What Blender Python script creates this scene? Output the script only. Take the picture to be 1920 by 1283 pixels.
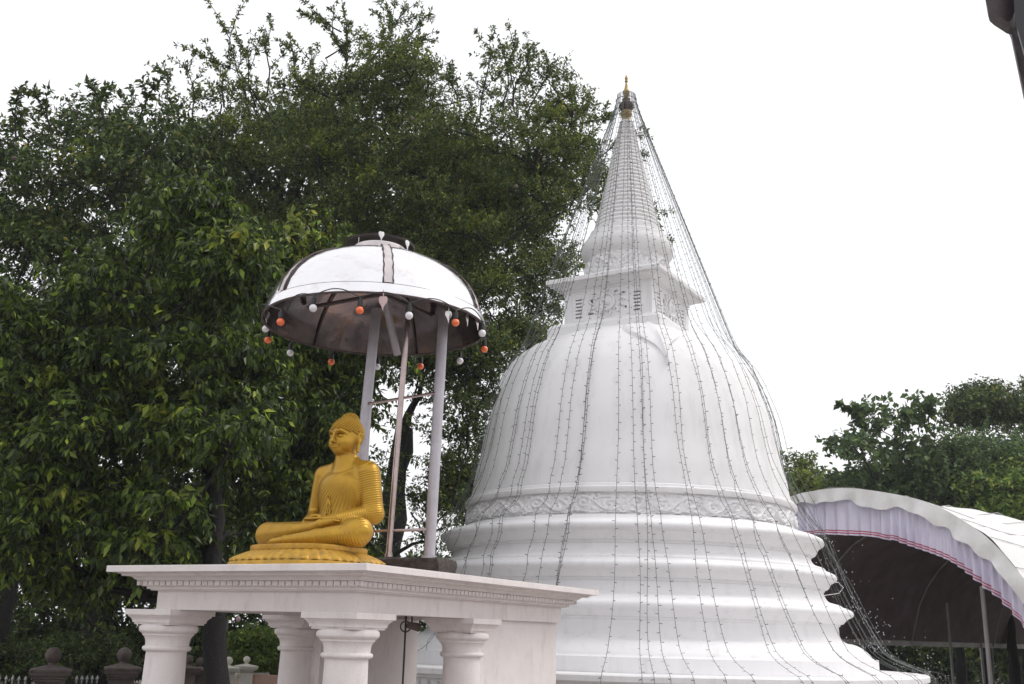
import bpy, math, random, numpy as np
from mathutils import Vector
for o in list(bpy.data.objects): bpy.data.objects.remove(o)
S=bpy.context.scene; COL=S.collection
PI=math.pi; rad=math.radians
# ------------------------------------------------------------------ camera
FPX=1960.; PITCH=rad(15.6); ROLL=.026; EYE=np.array([0,0,2.1])
FW=np.array([0,math.cos(PITCH),math.sin(PITCH)]); U0=np.array([0,-math.sin(PITCH),math.cos(PITCH)])
RT=math.cos(ROLL)*np.array([1.,0,0])+math.sin(ROLL)*U0; UP=math.cos(ROLL)*U0-math.sin(ROLL)*np.array([1.,0,0])
cd=bpy.data.cameras.new('camera'); cam=bpy.data.objects.new('camera',cd); COL.objects.link(cam)
from mathutils import Matrix
M=Matrix((tuple(RT)+(0,),tuple(UP)+(0,),tuple(-FW)+(0,),(0,0,0,1))).transposed()
cam.matrix_world=Matrix.Translation(EYE)@M
cd.sensor_width=36; cd.lens=FPX/1920*36; cd.clip_start=.1; cd.clip_end=3000
S.camera=cam
def ray(x,y): return FW+(x-960)/FPX*RT+(641.5-y)/FPX*UP
def at(x,y,Y): d=ray(x,y); return EYE+d*(Y/d[1])
def proj(p):
    v=np.asarray(p,float)-EYE; w=v@FW; return 960+FPX*(v@RT)/w, 641.5-FPX*(v@UP)/w
# ------------------------------------------------------------------ world, sun, exposure
SUN_EL=rad(52); SUN_AZ=rad(78)      # azimuth from +Y towards +X
w=bpy.data.worlds.new('World'); S.world=w; w.use_nodes=True; nt=w.node_tree; nt.nodes.clear()
sky=nt.nodes.new('ShaderNodeTexSky'); sky.sky_type='NISHITA'; sky.sun_disc=False
sky.sun_elevation=SUN_EL; sky.sun_rotation=SUN_AZ; sky.dust_density=6; sky.air_density=1.5
mx=nt.nodes.new('ShaderNodeMix'); mx.data_type='RGBA'; mx.inputs[0].default_value=.88
mx.inputs[7].default_value=(9.6,9.55,9.8,1)
bg=nt.nodes.new('ShaderNodeBackground'); bg.inputs[1].default_value=.1
wo=nt.nodes.new('ShaderNodeOutputWorld')
nt.links.new(sky.outputs[0],mx.inputs[6]); nt.links.new(mx.outputs[2],bg.inputs[0]); nt.links.new(bg.outputs[0],wo.inputs[0])
sl=bpy.data.lights.new('sun','SUN'); sl.energy=1.0; sl.angle=rad(25); sl.color=(1,.97,.93)
so=bpy.data.objects.new('sun',sl); COL.objects.link(so)
sd=Vector((math.cos(SUN_EL)*math.sin(SUN_AZ),math.cos(SUN_EL)*math.cos(SUN_AZ),math.sin(SUN_EL)))
so.rotation_euler=sd.to_track_quat('Z','Y').to_euler(); so.location=(20,0,30)
S.view_settings.view_transform='Standard'; S.view_settings.look='None'; S.view_settings.gamma=1
S.view_settings.use_curve_mapping=False; S.view_settings.exposure=.38
S.render.engine='CYCLES'; S.cycles.max_bounces=7; S.cycles.diffuse_bounces=4; S.cycles.transparent_max_bounces=6
S.render.resolution_x=1024; S.render.resolution_y=684
# ------------------------------------------------------------------ materials
def mat(name,col,rough=.6,metal=0,var=.12,scale=3.,bump=0,bscale=40.,spec=.5,stain=None,stain_amt=0,stain_scale=(1,1,1),sheen=0,coords='Object'):
    m=bpy.data.materials.new(name); m.use_nodes=True; n=m.node_tree.nodes; l=m.node_tree.links
    b=n['Principled BSDF']; b.inputs['Roughness'].default_value=rough; b.inputs['Metallic'].default_value=metal
    b.inputs['Specular IOR Level'].default_value=spec
    tc=n.new('ShaderNodeTexCoord'); mp=n.new('ShaderNodeMapping'); l.new(tc.outputs[coords],mp.inputs[0])
    nz=n.new('ShaderNodeTexNoise'); nz.inputs['Scale'].default_value=scale; nz.inputs['Detail'].default_value=6; nz.inputs['Roughness'].default_value=.62
    l.new(mp.outputs[0],nz.inputs[0])
    rp=n.new('ShaderNodeValToRGB'); rp.color_ramp.elements[0].position=.3; rp.color_ramp.elements[1].position=.7
    rp.color_ramp.elements[0].color=tuple(c*(1-var) for c in col)+(1,); rp.color_ramp.elements[1].color=tuple(min(1,c*(1+var)) for c in col)+(1,)
    l.new(nz.outputs[0],rp.inputs[0]); out=rp.outputs[0]
    if stain:
        m2=n.new('ShaderNodeMapping'); m2.inputs['Scale'].default_value=stain_scale; l.new(tc.outputs[coords],m2.inputs[0])
        n2=n.new('ShaderNodeTexNoise'); n2.inputs['Scale'].default_value=2.2; n2.inputs['Detail'].default_value=8; n2.inputs['Roughness'].default_value=.7; l.new(m2.outputs[0],n2.inputs[0])
        r2=n.new('ShaderNodeValToRGB'); r2.color_ramp.elements[0].position=.52; r2.color_ramp.elements[1].position=.75
        r2.color_ramp.elements[0].color=(0,0,0,1); r2.color_ramp.elements[1].color=(stain_amt,)*3+(1,)
        l.new(n2.outputs[0],r2.inputs[0]); x=n.new('ShaderNodeMix'); x.data_type='RGBA'
        l.new(r2.outputs[0],x.inputs[0]); l.new(out,x.inputs[6]); x.inputs[7].default_value=tuple(stain)+(1,); out=x.outputs[2]
    l.new(out,b.inputs['Base Color'])
    if bump:
        nb=n.new('ShaderNodeTexNoise'); nb.inputs['Scale'].default_value=bscale; nb.inputs['Detail'].default_value=5; l.new(mp.outputs[0],nb.inputs[0])
        bp=n.new('ShaderNodeBump'); bp.inputs['Strength'].default_value=bump; bp.inputs['Distance'].default_value=.02
        l.new(nb.outputs[0],bp.inputs['Height']); l.new(bp.outputs[0],b.inputs['Normal'])
    return m
def leafmat(name,cols,rough=.45,trans=.25):
    m=bpy.data.materials.new(name); m.use_nodes=True; n=m.node_tree.nodes; l=m.node_tree.links
    b=n['Principled BSDF']; b.inputs['Roughness'].default_value=rough; b.inputs['Specular IOR Level'].default_value=.35
    g=n.new('ShaderNodeNewGeometry'); rp=n.new('ShaderNodeValToRGB'); l.new(g.outputs['Random Per Island'],rp.inputs[0])
    e=rp.color_ramp.elements
    while len(e)<len(cols): e.new(.5)
    for i,(p,c) in enumerate(cols): e[i].position=p; e[i].color=tuple(c)+(1,)
    tr=n.new('ShaderNodeBsdfTranslucent'); ms=n.new('ShaderNodeMixShader'); ms.inputs[0].default_value=trans
    br=n.new('ShaderNodeBrightContrast'); br.inputs[1].default_value=.02
    l.new(rp.outputs[0],b.inputs['Base Color']); l.new(rp.outputs[0],br.inputs[0]); l.new(br.outputs[0],tr.inputs[0])
    l.new(b.outputs[0],ms.inputs[1]); l.new(tr.outputs[0],ms.inputs[2]); l.new(ms.outputs[0],n['Material Output'].inputs[0])
    return m
MT={}
MT['white']=mat('stupa_whitewash',(.835,.825,.835),.55,var=.03,scale=1.2,bump=.16,bscale=9,spec=.3,stain=(.50,.49,.48),stain_amt=.38,stain_scale=(2.2,2.2,.28))
MT['pav']=mat('pavilion_paint',(.765,.712,.70),.7,var=.05,scale=2.5,bump=.25,bscale=60,spec=.25,stain=(.36,.29,.27),stain_amt=.36,stain_scale=(3,3,.9))
MT['gold']=mat('gold_paint',(.45,.255,.022),.36,metal=.5,var=.12,scale=5,bump=.1,bscale=50,stain=(.26,.13,.03),stain_amt=.45,stain_scale=(3,3,3))
MT['goldworn']=mat('gold_paint_worn',(.50,.29,.04),.5,metal=.3,var=.2,scale=7,bump=.3,bscale=40,stain=(.13,.11,.1),stain_amt=.75,stain_scale=(3,3,3))
MT['finial']=mat('finial_gold',(.36,.27,.11),.45,metal=.6,var=.3,scale=9)
MT['brown']=mat('dark_bronze',(.10,.06,.05),.5,metal=.5)
MT['cable']=mat('dark_green_cable',(.11,.12,.115),.6)
MT['steel_out']=mat('polished_steel_outside',(.84,.83,.84),.13,metal=.93,var=.04,scale=4,bump=.35,bscale=2.6,stain=(.55,.47,.45),stain_amt=.5,stain_scale=(1.5,1.5,3))
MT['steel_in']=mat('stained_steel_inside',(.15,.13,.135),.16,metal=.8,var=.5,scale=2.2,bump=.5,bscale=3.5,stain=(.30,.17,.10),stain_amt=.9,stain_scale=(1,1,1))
MT['rust']=mat('grimy_weld',(.10,.075,.075),.8,var=.3,scale=20)
MT['bandsteel']=mat('dull_steel_band',(.62,.57,.57),.4,metal=.6,var=.15,scale=6)
MT['post']=mat('grey_painted_post',(.43,.41,.45),.4,metal=.2,var=.12,scale=5,stain=(.3,.24,.24),stain_amt=.4,stain_scale=(3,3,1))
MT['pole']=mat('brown_steel_tube',(.42,.34,.33),.22,metal=.85,var=.15,scale=6)
MT['leafpl']=mat('silver_leaf_plate',(.72,.70,.70),.25,metal=.6,var=.1)
MT['leafpk']=mat('pink_leaf_plate',(.62,.45,.45),.45,var=.1)
MT['stone']=mat('dark_mossy_stone',(.055,.045,.04),.95,var=.5,scale=14,bump=1,bscale=22,stain=(.1,.085,.07),stain_amt=.6,stain_scale=(6,6,6))
MT['tentw']=mat('white_tent_canvas',(.72,.71,.70),.55,var=.06,scale=2,bump=.9,bscale=3.2,stain=(.5,.48,.45),stain_amt=.3,stain_scale=(1,1,1))
MT['tentl']=mat('lavender_lining',(.64,.61,.73),.7,var=.06,scale=2)
MT['stripe']=mat('crimson_stripe',(.42,.05,.10),.7)
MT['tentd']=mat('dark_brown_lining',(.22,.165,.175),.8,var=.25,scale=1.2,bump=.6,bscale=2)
MT['bark']=mat('bark',(.013,.011,.010),.9,var=.35,scale=9,bump=1,bscale=30)
MT['twig']=mat('twig',(.075,.07,.05),.9,var=.3,scale=9)
MT['ground']=mat('damp_earth',(.12,.10,.075),.9,var=.3,scale=.6,bump=.6,bscale=5)
MT['paving']=mat('wet_paving',(.26,.23,.215),.35,var=.15,scale=2,bump=.3,bscale=12)
MT['pillar']=mat('weathered_pillar',(.13,.105,.095),.9,var=.25,scale=6,bump=.6,bscale=25,stain=(.05,.05,.04),stain_amt=.7,stain_scale=(4,4,2))
MT['pillarw']=mat('cream_pillar',(.62,.59,.53),.8,var=.1,scale=5,stain=(.3,.28,.24),stain_amt=.3)
MT['peach']=mat('peach_wall',(.50,.33,.26),.8,var=.1)
MT['iron']=mat('grey_railing',(.40,.40,.40),.5,metal=.3)
MT['wood']=mat('dark_wood',(.05,.035,.04),.5,var=.4,scale=5,bump=.5,bscale=12,stain=(.3,.27,.3),stain_amt=.35,stain_scale=(8,8,1))
MT['black']=mat('black_plastic',(.015,.015,.017),.4)
MT['void']=mat('shade_dark_interior',(.12,.115,.12),.95)  # dark colour stands in for the shade inside the relic box openings
MT['bulbw']=mat('white_bulb',(.78,.76,.80),.15,var=.02); MT['bulbo']=mat('orange_bulb',(.86,.16,.04),.15,var=.03)
MT['roofp']=mat('brown_painted_hood',(.032,.022,.022),.6,var=.3,scale=6)
for k in ('bulbw','bulbo'): MT[k].node_tree.nodes['Principled BSDF'].inputs['Coat Weight'].default_value=.6
w_=bpy.data.materials.new('water_drop'); w_.use_nodes=True; b_=w_.node_tree.nodes['Principled BSDF']
b_.inputs['Base Color'].default_value=(.9,.9,.92,1); b_.inputs['Roughness'].default_value=.1; b_.inputs['Transmission Weight'].default_value=.35; b_.inputs['IOR'].default_value=1.33; MT['drop']=w_
# ------------------------------------------------------------------ mesh helpers
def nrm(v): v=np.asarray(v,float); return v/np.linalg.norm(v)
def link(name,me,parent=None,loc=None):
    o=bpy.data.objects.new(name,me); COL.objects.link(o)
    if parent is not None: o.parent=parent
    if loc is not None: o.location=loc
    return o
def mkmesh(name,V,Fs,mats,mi=None,smooth=True,ang=35):
    me=bpy.data.meshes.new(name)
    if isinstance(Fs,np.ndarray):
        V=np.asarray(V,np.float32); k=Fs.shape[1]; n=len(Fs)
        me.vertices.add(len(V)); me.vertices.foreach_set('co',V.ravel())
        me.loops.add(n*k); me.loops.foreach_set('vertex_index',Fs.astype(np.int32).ravel())
        me.polygons.add(n); me.polygons.foreach_set('loop_start',np.arange(0,n*k,k,dtype=np.int32))
        if mi is not None: me.polygons.foreach_set('material_index',np.asarray(mi,np.int32))
        me.update(calc_edges=True)
        me.polygons.foreach_set('use_smooth',np.full(n,bool(smooth)))
    else:
        me.from_pydata([tuple(map(float,v)) for v in V],[],[tuple(int(i) for i in f) for f in Fs]); me.update()
        if mi is not None: me.polygons.foreach_set('material_index',mi)
        me.polygons.foreach_set('use_smooth',[bool(smooth)]*len(Fs))
    if smooth and ang: me.set_sharp_from_angle(angle=rad(ang))
    for m in (mats if isinstance(mats,(list,tuple)) else [mats]): me.materials.append(MT[m] if isinstance(m,str) else m)
    return me
class MB:
    def __init__(s): s.V=[];s.F=[];s.m=[];s.n=0
    def add(s,V,Fs,m=0):
        s.V+= [tuple(v) for v in V]; s.F+=[tuple(i+s.n for i in f) for f in Fs]; s.m+=[m]*len(Fs); s.n+=len(V); return s
    def box(s,c,ax,h,m=0,taper=1.):
        c=np.asarray(c,float); a,b,d=[np.asarray(x,float) for x in ax]; V=[]
        for k in (-1,1):
            t=taper if k==1 else 1
            for i,j in ((-1,-1),(1,-1),(1,1),(-1,1)): V.append(c+a*i*h[0]*t+b*j*h[1]*t+d*k*h[2])
        return s.add(V,[(3,2,1,0),(4,5,6,7),(0,1,5,4),(1,2,6,5),(2,3,7,6),(3,0,4,7)],m)
    def tube(s,P,r,n=8,m=0,cap=True):
        P=[np.asarray(p,float) for p in P]; rr=r if hasattr(r,'__len__') else [r]*len(P); V=[];Fs=[]
        t0=nrm(P[1]-P[0]); ref=np.array([0,0,1.]) if abs(t0[2])<.9 else np.array([1.,0,0]); a=nrm(np.cross(t0,ref))
        for i,p in enumerate(P):
            t=nrm(P[min(i+1,len(P)-1)]-P[max(i-1,0)]); a=nrm(a-t*(a@t)); b=np.cross(t,a)
            for k in range(n): q=2*PI*k/n; V.append(p+rr[i]*(math.cos(q)*a+math.sin(q)*b))
        for i in range(len(P)-1):
            for k in range(n): Fs.append((i*n+k,i*n+(k+1)%n,(i+1)*n+(k+1)%n,(i+1)*n+k))
        if cap: Fs+= [tuple(range(n-1,-1,-1)),tuple((len(P)-1)*n+k for k in range(n))]
        return s.add(V,Fs,m)
    def lathe(s,prof,c=(0,0,0),n=32,m=0,a0=0,a1=2*PI):
        full=abs(a1-a0-2*PI)<1e-6; k=n if full else n+1; V=[];Fs=[]
        for r,z in prof:
            for i in range(k): q=a0+(a1-a0)*i/n; V.append((c[0]+r*math.cos(q),c[1]+r*math.sin(q),c[2]+z))
        for j in range(len(prof)-1):
            for i in range(n if full else n): Fs.append((j*k+i,j*k+(i+1)%k,(j+1)*k+(i+1)%k,(j+1)*k+i))
        return s.add(V,Fs,m)
    def sphere(s,c,r,n=12,m=0,sc=(1,1,1)):
        return s.lathe([(max(1e-4,r*math.sin(PI*j/n))*sc[0],-r*math.cos(PI*j/n)*sc[2]) for j in range(n+1)],c,2*n,m)
    def prism(s,poly,c,ax,th,m=0):
        c=np.asarray(c,float);a,b,d=[np.asarray(x,float) for x in ax]; n=len(poly); V=[c+a*x+b*y+d*k for k in (-th/2,th/2) for x,y in poly]
        return s.add(V,[tuple(range(n-1,-1,-1)),tuple(range(n,2*n))]+[(i,(i+1)%n,n+(i+1)%n,n+i) for i in range(n)],m)
    def sweep_sq(s,prof,c,ux,uy,hx,hy,m=0):
        # closed rectangular sweep: prof = (inset, z)
        V=[];Fs=[]
        for i,z in prof:
            for a,b in ((-1,-1),(1,-1),(1,1),(-1,1)): V.append(np.asarray(c)+ux*a*(hx-i)+uy*b*(hy-i)+np.array([0,0,z]))
        for j in range(len(prof)-1):
            for k in range(4): Fs.append((j*4+k,j*4+(k+1)%4,(j+1)*4+(k+1)%4,(j+1)*4+k))
        L=(len(prof)-1)*4
        Fs+=[(3,2,1,0),(L,L+1,L+2,L+3)]
        return s.add(V,Fs,m)
    def build(s,name,mats,parent=None,smooth=True,ang=35):
        return link(name,mkmesh(name,s.V,s.F,mats,s.m,smooth,ang),parent)
def tag(o,label=None,cat=None,group=None,kind=None):
    if label: o['label']=label
    if cat: o['category']=cat
    if group: o['group']=group
    if kind: o['kind']=kind
    return o
def empty(name,loc,label,cat,group=None):
    o=bpy.data.objects.new(name,None); COL.objects.link(o); o.location=tuple(loc); o.empty_display_size=.2
    bpy.context.view_layer.update() if False else None
    return tag(o,label,cat,group)
def put(o,root):   # parent an object built in world space
    o.parent=root; o.matrix_parent_inverse=Matrix.Translation(root.location).inverted(); return o
def part(mb,name,mats,root,smooth=True,ang=35,label=None):
    o=mb.build(name,mats,None,smooth,ang); put(o,root)
    if label: o['label']=label
    return o
Z=np.array([0,0,1.])
rng=np.random.default_rng(7)
# ------------------------------------------------------------------ ground
g=MB(); g.add([(-500,-300,0),(500,-300,0),(500,900,0),(-500,900,0)],[(0,1,2,3)]); tag(g.build('ground','ground'),kind='structure')
g=MB(); g.add([(-12,-3,.004),(16,-3,.004),(16,38,.004),(-12,38,.004)],[(0,1,2,3)]); tag(g.build('paving','paving'),kind='structure')
# ------------------------------------------------------------------ STUPA
A0=at(1179,1100,22.); AX=np.array([A0[0],A0[1],0]); 
SD=math.hypot(AX[0],AX[1]); VD=AX[:2]/SD; TOCAM=math.atan2(-VD[1],-VD[0])
stupa=empty('stupa',AX,'tall white bell-shaped stupa with moulded rings, square box and ribbed spire','stupa')
def spl(P,k=6):
    P=np.array(P,float); out=[]
    for i in range(len(P)-1):
        p0=P[max(i-1,0)];p1=P[i];p2=P[i+1];p3=P[min(i+2,len(P)-1)]
        for j in range(k):
            t=j/k; out.append(.5*((2*p1)+(-p0+p2)*t+(2*p0-5*p1+4*p2-p3)*t*t+(-p0+3*p1-3*p2+p3)*t**3))
    out.append(P[-1]); return [tuple(p) for p in out]
SEG=200
plat=[(5.38,0),(5.38,1.02),(5.46,1.04),(5.46,1.10),(5.40,1.12),(5.40,1.36),(5.50,1.38),(5.50,1.42),(5.62,1.43),(5.64,1.45),(5.64,1.53),(5.62,1.55),(4.5,1.55)]
b=MB(); b.lathe(plat,AX,SEG)
for i in range(150):
    q=2*PI*i/150; d=np.array([math.cos(q),math.sin(q),0]); t=np.array([-d[1],d[0],0]); b.box(AX+d*5.42+Z*1.24,(t,d,Z),(.06,.035,.1))
part(b,'platform',['white'],stupa)
tiers=[(4.77,1.552),(4.77,1.79),(4.72,1.795),(4.70,1.80)]+spl([(4.66,1.82),(4.62,1.88),(4.52,1.97),(4.40,2.04),(4.3,2.07)],4)+spl([(4.24,2.075),(4.15,2.12),(4.09,2.22),(4.08,2.38)],4)
def mould(r0,zb,rl,zl,r1,zt):
    return [(r0+.03,zb),(r0+.035,zb+.03),(r0+.10,zb+.05),(r0+.12,zb+.08)]+spl([(rl-.10,zl-.09),(rl-.02,zl-.05),(rl,zl),(rl-.03,zl+.055),(rl-.12,zl+.1)],4)+spl([(rl-.2,zl+.125),((rl+r1)/2,zl+(zt-zl)*.66),(r1+.06,zt-.03),(r1,zt+.02)],4)
m4=tiers+mould(4.08,2.39,4.37,2.62,3.89,2.86)+[(3.85,2.95),(3.83,3.03)]
m4=m4+mould(3.83,3.04,4.10,3.29,3.67,3.55)+[(3.64,3.62),(3.62,3.68)]+mould(3.62,3.69,3.90,3.97,3.46,4.15)+[(3.42,4.18),(3.41,4.20)]
b=MB(); b.lathe(m4,AX,SEG); part(b,'base_mouldings',['white'],stupa)
def relief(r0,z0,z1,nm,amp,nu_per,nv,rtop=None):
    """carved scroll band: a real height field round the drum"""
    rtop=r0 if rtop is None else rtop
    nu=nm*nu_per; U,Vv=np.meshgrid(np.arange(nu)/nu_per,np.linspace(0,1,nv))
    u=U%1; k=(U.astype(int)%2)*2-1; h=np.zeros_like(u); asp=1.9
    def sp(cx,cy,R,turn,ph):
        x=(u-cx)*asp; x=np.where(x>asp/2,x-asp,np.where(x<-asp/2,x+asp,x)); y=(Vv-cy); ro=np.hypot(x,y)+1e-3; a=np.arctan2(y,x)
        return np.exp(-(ro/R)**4)*(.5+.5*np.cos(a*turn+ph-ro*26))**1.2
    h=np.maximum(h,sp(.25,.56,.40,1,0)); h=np.maximum(h,sp(.74,.42,.36,-1,2)); h=np.maximum(h,.8*sp(.5,.8,.22,2,1)); h=np.maximum(h,.8*sp(.02,.22,.22,-2,0))
    wv=Vv-(.5+.3*np.sin(2*PI*u)); h=np.maximum(h,1.1*np.exp(-(wv/.07)**2)); wv=Vv-(.5-.32*np.sin(2*PI*u+.6)); h=np.maximum(h,.8*np.exp(-(wv/.05)**2))
    h+=.30*np.sin(U*21+2.5*np.sin(Vv*11+U*5))*np.cos(Vv*14+3*np.sin(U*9))*(h<.55); h+= .16*np.sin(U*57+3*np.sin(Vv*17))*np.sin(Vv*31+2*np.sin(U*23))+.12*np.sin(U*13.7)*np.sin(Vv*9+U*3)
    h*=np.clip(np.minimum(Vv,1-Vv)*12,0,1)
    R=r0+(rtop-r0)*Vv+amp*h; q=2*PI*np.arange(nu)/nu
    V=np.stack([AX[0]+R*np.cos(q),AX[1]+R*np.sin(q),np.broadcast_to(z0+(z1-z0)*Vv,R.shape)],-1).reshape(-1,3)
    i=np.arange(nu); ii=(i+1)%nu; F=[]
    for j in range(nv-1): F.append(np.stack([j*nu+i,j*nu+ii,(j+1)*nu+ii,(j+1)*nu+i],1))
    return V,np.concatenate(F)
V,Fq=relief(3.36,4.195,4.60,22,.062,76,34,3.31); o=link('carved_frieze',mkmesh('carved_frieze',V,Fq,['white'],ang=0)); put(o,stupa)
b=MB(); b.lathe([(3.30,4.595),(3.40,4.60),(3.42,4.63),(3.42,4.69),(3.38,4.71),(3.37,4.75),(3.33,4.77)],AX,SEG); part(b,'dome_cornice',['white'],stupa)
DOME=[(3.31,4.76),(3.275,4.95),(3.23,5.25),(3.14,5.67),(3.05,6.19),(2.92,6.65),(2.71,7.2),(2.55,7.48),(2.36,7.72),(2.12,7.93),(1.8,8.13),(1.35,8.30),(.7,8.42),(.01,8.45)]
DS=spl(DOME,5)
b=MB(); b.lathe(DS,AX,SEG); part(b,'dome',['white'],stupa,ang=60)
dz=np.array([p[1] for p in DS]); dr=np.array([p[0] for p in DS])
def dome_r(z): return float(np.interp(z,dz,dr))
# bodhi-leaf relief on the dome
def dome_leaf(az):
    prof=np.array(DS); s=np.concatenate([[0],np.cumsum(np.hypot(*np.diff(prof,axis=0).T))])
    s0=np.interp(8.20,prof[:,1],s)
    def P(x,t,off):   # t metres below the top, along the profile
        ss=s0-t; r=np.interp(ss,s,prof[:,0]); z=np.interp(ss,s,prof[:,1]); dr_=np.interp(ss+.05,s,prof[:,0])-np.interp(ss-.05,s,prof[:,0]); dz_=np.interp(ss+.05,s,prof[:,1])-np.interp(ss-.05,s,prof[:,1])
        n=nrm([dz_,-dr_]); q=az+x/max(r,1.2); rr=r+n[0]*off; return (AX[0]+rr*math.cos(q),AX[1]+rr*math.sin(q),z+n[1]*off)
    T=[0,.04,.12,.22,.35,.5,.65,.78,.9,1.0,1.1,1.2,1.32,1.45,1.6]; W=[.1,.36,.5,.58,.62,.61,.55,.46,.34,.24,.155,.10,.06,.035,.012]
    V=[];Fs=[];K=17
    for i,(t,w) in enumerate(zip(T,W)):
        for j in range(K):
            f=(j/(K-1))*2-1; rib=.035*math.exp(-(f*w/.025)**2); vein=.010*math.cos((t-abs(f)*w*.7)*70)*(1-abs(f))
            V.append(P(f*w,t*1.02,.075 if abs(f)<.97 else -.02) if False else P(f*w+.10*t*t*.4,t,(.07+rib+vein-.025*abs(f)) if abs(f)<.96 else -.02))
    for i in range(len(T)-1):
        for j in range(K-1): Fs.append((i*K+j,i*K+j+1,(i+1)*K+j+1,(i+1)*K+j))
    b=MB(); b.add(V,Fs); part(b,'leaf_relief',['white'],stupa,ang=50)
for k in range(4): dome_leaf(TOCAM+rad(14)+k*PI/2)
# harmika (square box)
HA=TOCAM+rad(20.5)    # azimuth of the near corner
hx=np.array([math.cos(HA+PI/4),math.sin(HA+PI/4),0]); hy=np.array([-hx[1],hx[0],0]); R2=math.sqrt(.5)
b=MB(); b.sweep_sq([(0,7.7),(0,8.42),(.02,8.44),(.06,8.5)],AX,hx,hy,1.55*R2*1.18,1.55*R2*1.18); part(b,'box_plinth',['white'],stupa,ang=20)
HB=1.45*R2
hb=MB(); hi=MB()
def face(n,t):   # wall with real openings; n outward, t along
    W=HB; rects=[]
    for s in (-1,1):
        for k in range(6): rects.append((s*.68-.075,s*.68+.075,8.66+k*.078,8.66+k*.078+.036))
    em=[(-.46,-.32,8.70,8.745),(-.44,-.33,8.95,9.03),(-.36,-.27,9.13,9.16),(.12,.24,9.14,9.17),(.40,.45,8.75,8.80),(.30,.42,9.08,9.12)]
    rects+=em; xs=sorted({-W,W}|{r[0] for r in rects}|{r[1] for r in rects}); zs=sorted({8.49,9.28}|{r[2] for r in rects}|{r[3] for r in rects})
    def inh(x,z): return any(a<x<b_ and c<z<d for a,b_,c,d in rects)
    P=lambda x,z,y: AX+t*x+n*y+Z*z
    for i in range(len(xs)-1):
        for j in range(len(zs)-1):
            if not inh((xs[i]+xs[i+1])/2,(zs[j]+zs[j+1])/2): hb.add([P(xs[i],zs[j],W),P(xs[i+1],zs[j],W),P(xs[i+1],zs[j+1],W),P(xs[i],zs[j+1],W)],[(0,1,2,3)])
    for a,b_,c,d in rects:
        q=[(a,c),(b_,c),(b_,d),(a,d)]
        for k in range(4): x0,z0=q[k];x1,z1=q[(k+1)%4]; hb.add([P(x0,z0,W),P(x1,z1,W),P(x1,z1,W-.12),P(x0,z0,W-.12)],[(0,1,2,3)])
    # corner pilaster and raised panel frames
    for s in (-1,1):
        for dx,hw,z0,z1 in ((-.13,.012,8.58,9.22),(.13,.012,8.58,9.22)): hb.box(P(s*.68+dx,(z0+z1)/2,W+.006),(t,n,Z),(hw,.008,(z1-z0)/2))
        for zz in (8.59,9.21): hb.box(P(s*.68,zz,W+.0085),(t,n,Z),(.14,.0085,.012))
    # wheel emblem
    e=MB(); c=P(0,8.93,W)
    N=28
    e.tube([c+n*.03+(t*math.cos(2*PI*i/N)+Z*math.sin(2*PI*i/N))*.17 for i in range(N+1)],.028,8,cap=False)
    e.add([c+n*.05]+[c+n*.02+(t*math.cos(2*PI*i/N)+Z*math.sin(2*PI*i/N))*.15 for i in range(N)],[(0,1+i,1+(i+1)%N) for i in range(N)])
    e.sphere(c+n*.05+Z*.0,.075,8); 
    rr=random.Random(3)
    for i in range(13):
        q=2*PI*i/13; pts=[]
        for j in range(9):
            a=j/8*4.6; ro=.075*(1-j/10); ctr=c+(t*math.cos(q)*1.25+Z*math.sin(q)*.8)*.27; pts.append(ctr+n*.03+(t*math.cos(q+a)+Z*math.sin(q+a))*ro)
        e.tube(pts,[.024-.0015*j for j in range(9)],6)
    part(e,'wheel_relief',['white'],stupa)
for n,t in ((hx,hy),(hy,-hx),(-hx,-hy),(-hy,hx)): face(n,t)
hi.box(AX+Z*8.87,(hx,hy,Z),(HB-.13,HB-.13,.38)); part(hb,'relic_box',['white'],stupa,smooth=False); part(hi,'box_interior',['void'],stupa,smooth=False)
b=MB(); b.sweep_sq([(.33,9.18),(.33,9.25),(.29,9.26),(.29,9.30),(.24,9.31),(.2,9.34),(.13,9.37),(.07,9.385),(.07,9.41),(.0,9.42),(0,9.50),(.03,9.525),(.3,9.54)],AX,hx,hy,1.88*R2,1.88*R2); part(b,'box_cornice',['white'],stupa,ang=20)
b=MB(); b.lathe([(.97,9.53),(.97,9.62),(.92,9.64),(.9,9.68)],AX,72); b.lathe(spl([(.87,10.12),(.9,10.17),(.98,10.22),(1.02,10.30),(1.03,10.42),(1.0,10.52)],3)+[(.96,10.54),(.95,10.58),(.90,10.60),(.89,10.68),(.84,10.72),(.83,10.80),(.76,10.84)],AX,72)
part(b,'drum',['white'],stupa)
V,Fq=relief(.90,9.67,10.14,7,.07,56,22,.88); o=link('drum_relief',mkmesh('drum_relief',V,Fq,['white'],ang=0)); put(o,stupa)
prof=[]; z0,z1=10.82,13.62; NR=30
for i in range(NR):
    za=z0+(z1-z0)*(1-(1-i/NR)**1.08) ; zb=z0+(z1-z0)*(1-(1-(i+1)/NR)**1.08)
    for f,rr in ((0,-.022),(.18,0),(.4,.014),(.6,.014),(.82,0),(.97,-.02)):
        z=za+(zb-za)*f; base=.755+(.145-.755)*((z-z0)/(z1-z0))**.97; prof.append((base+rr*(.45+.55*base/.75),z))
b=MB(); b.lathe(prof+[(.12,13.64)],AX,64); part(b,'spire',['white'],stupa,ang=50)
b=MB(); b.lathe(spl([(.12,13.63),(.10,13.72),(.13,13.80),(.11,13.88),(.12,13.92)],3),AX,24)
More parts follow.
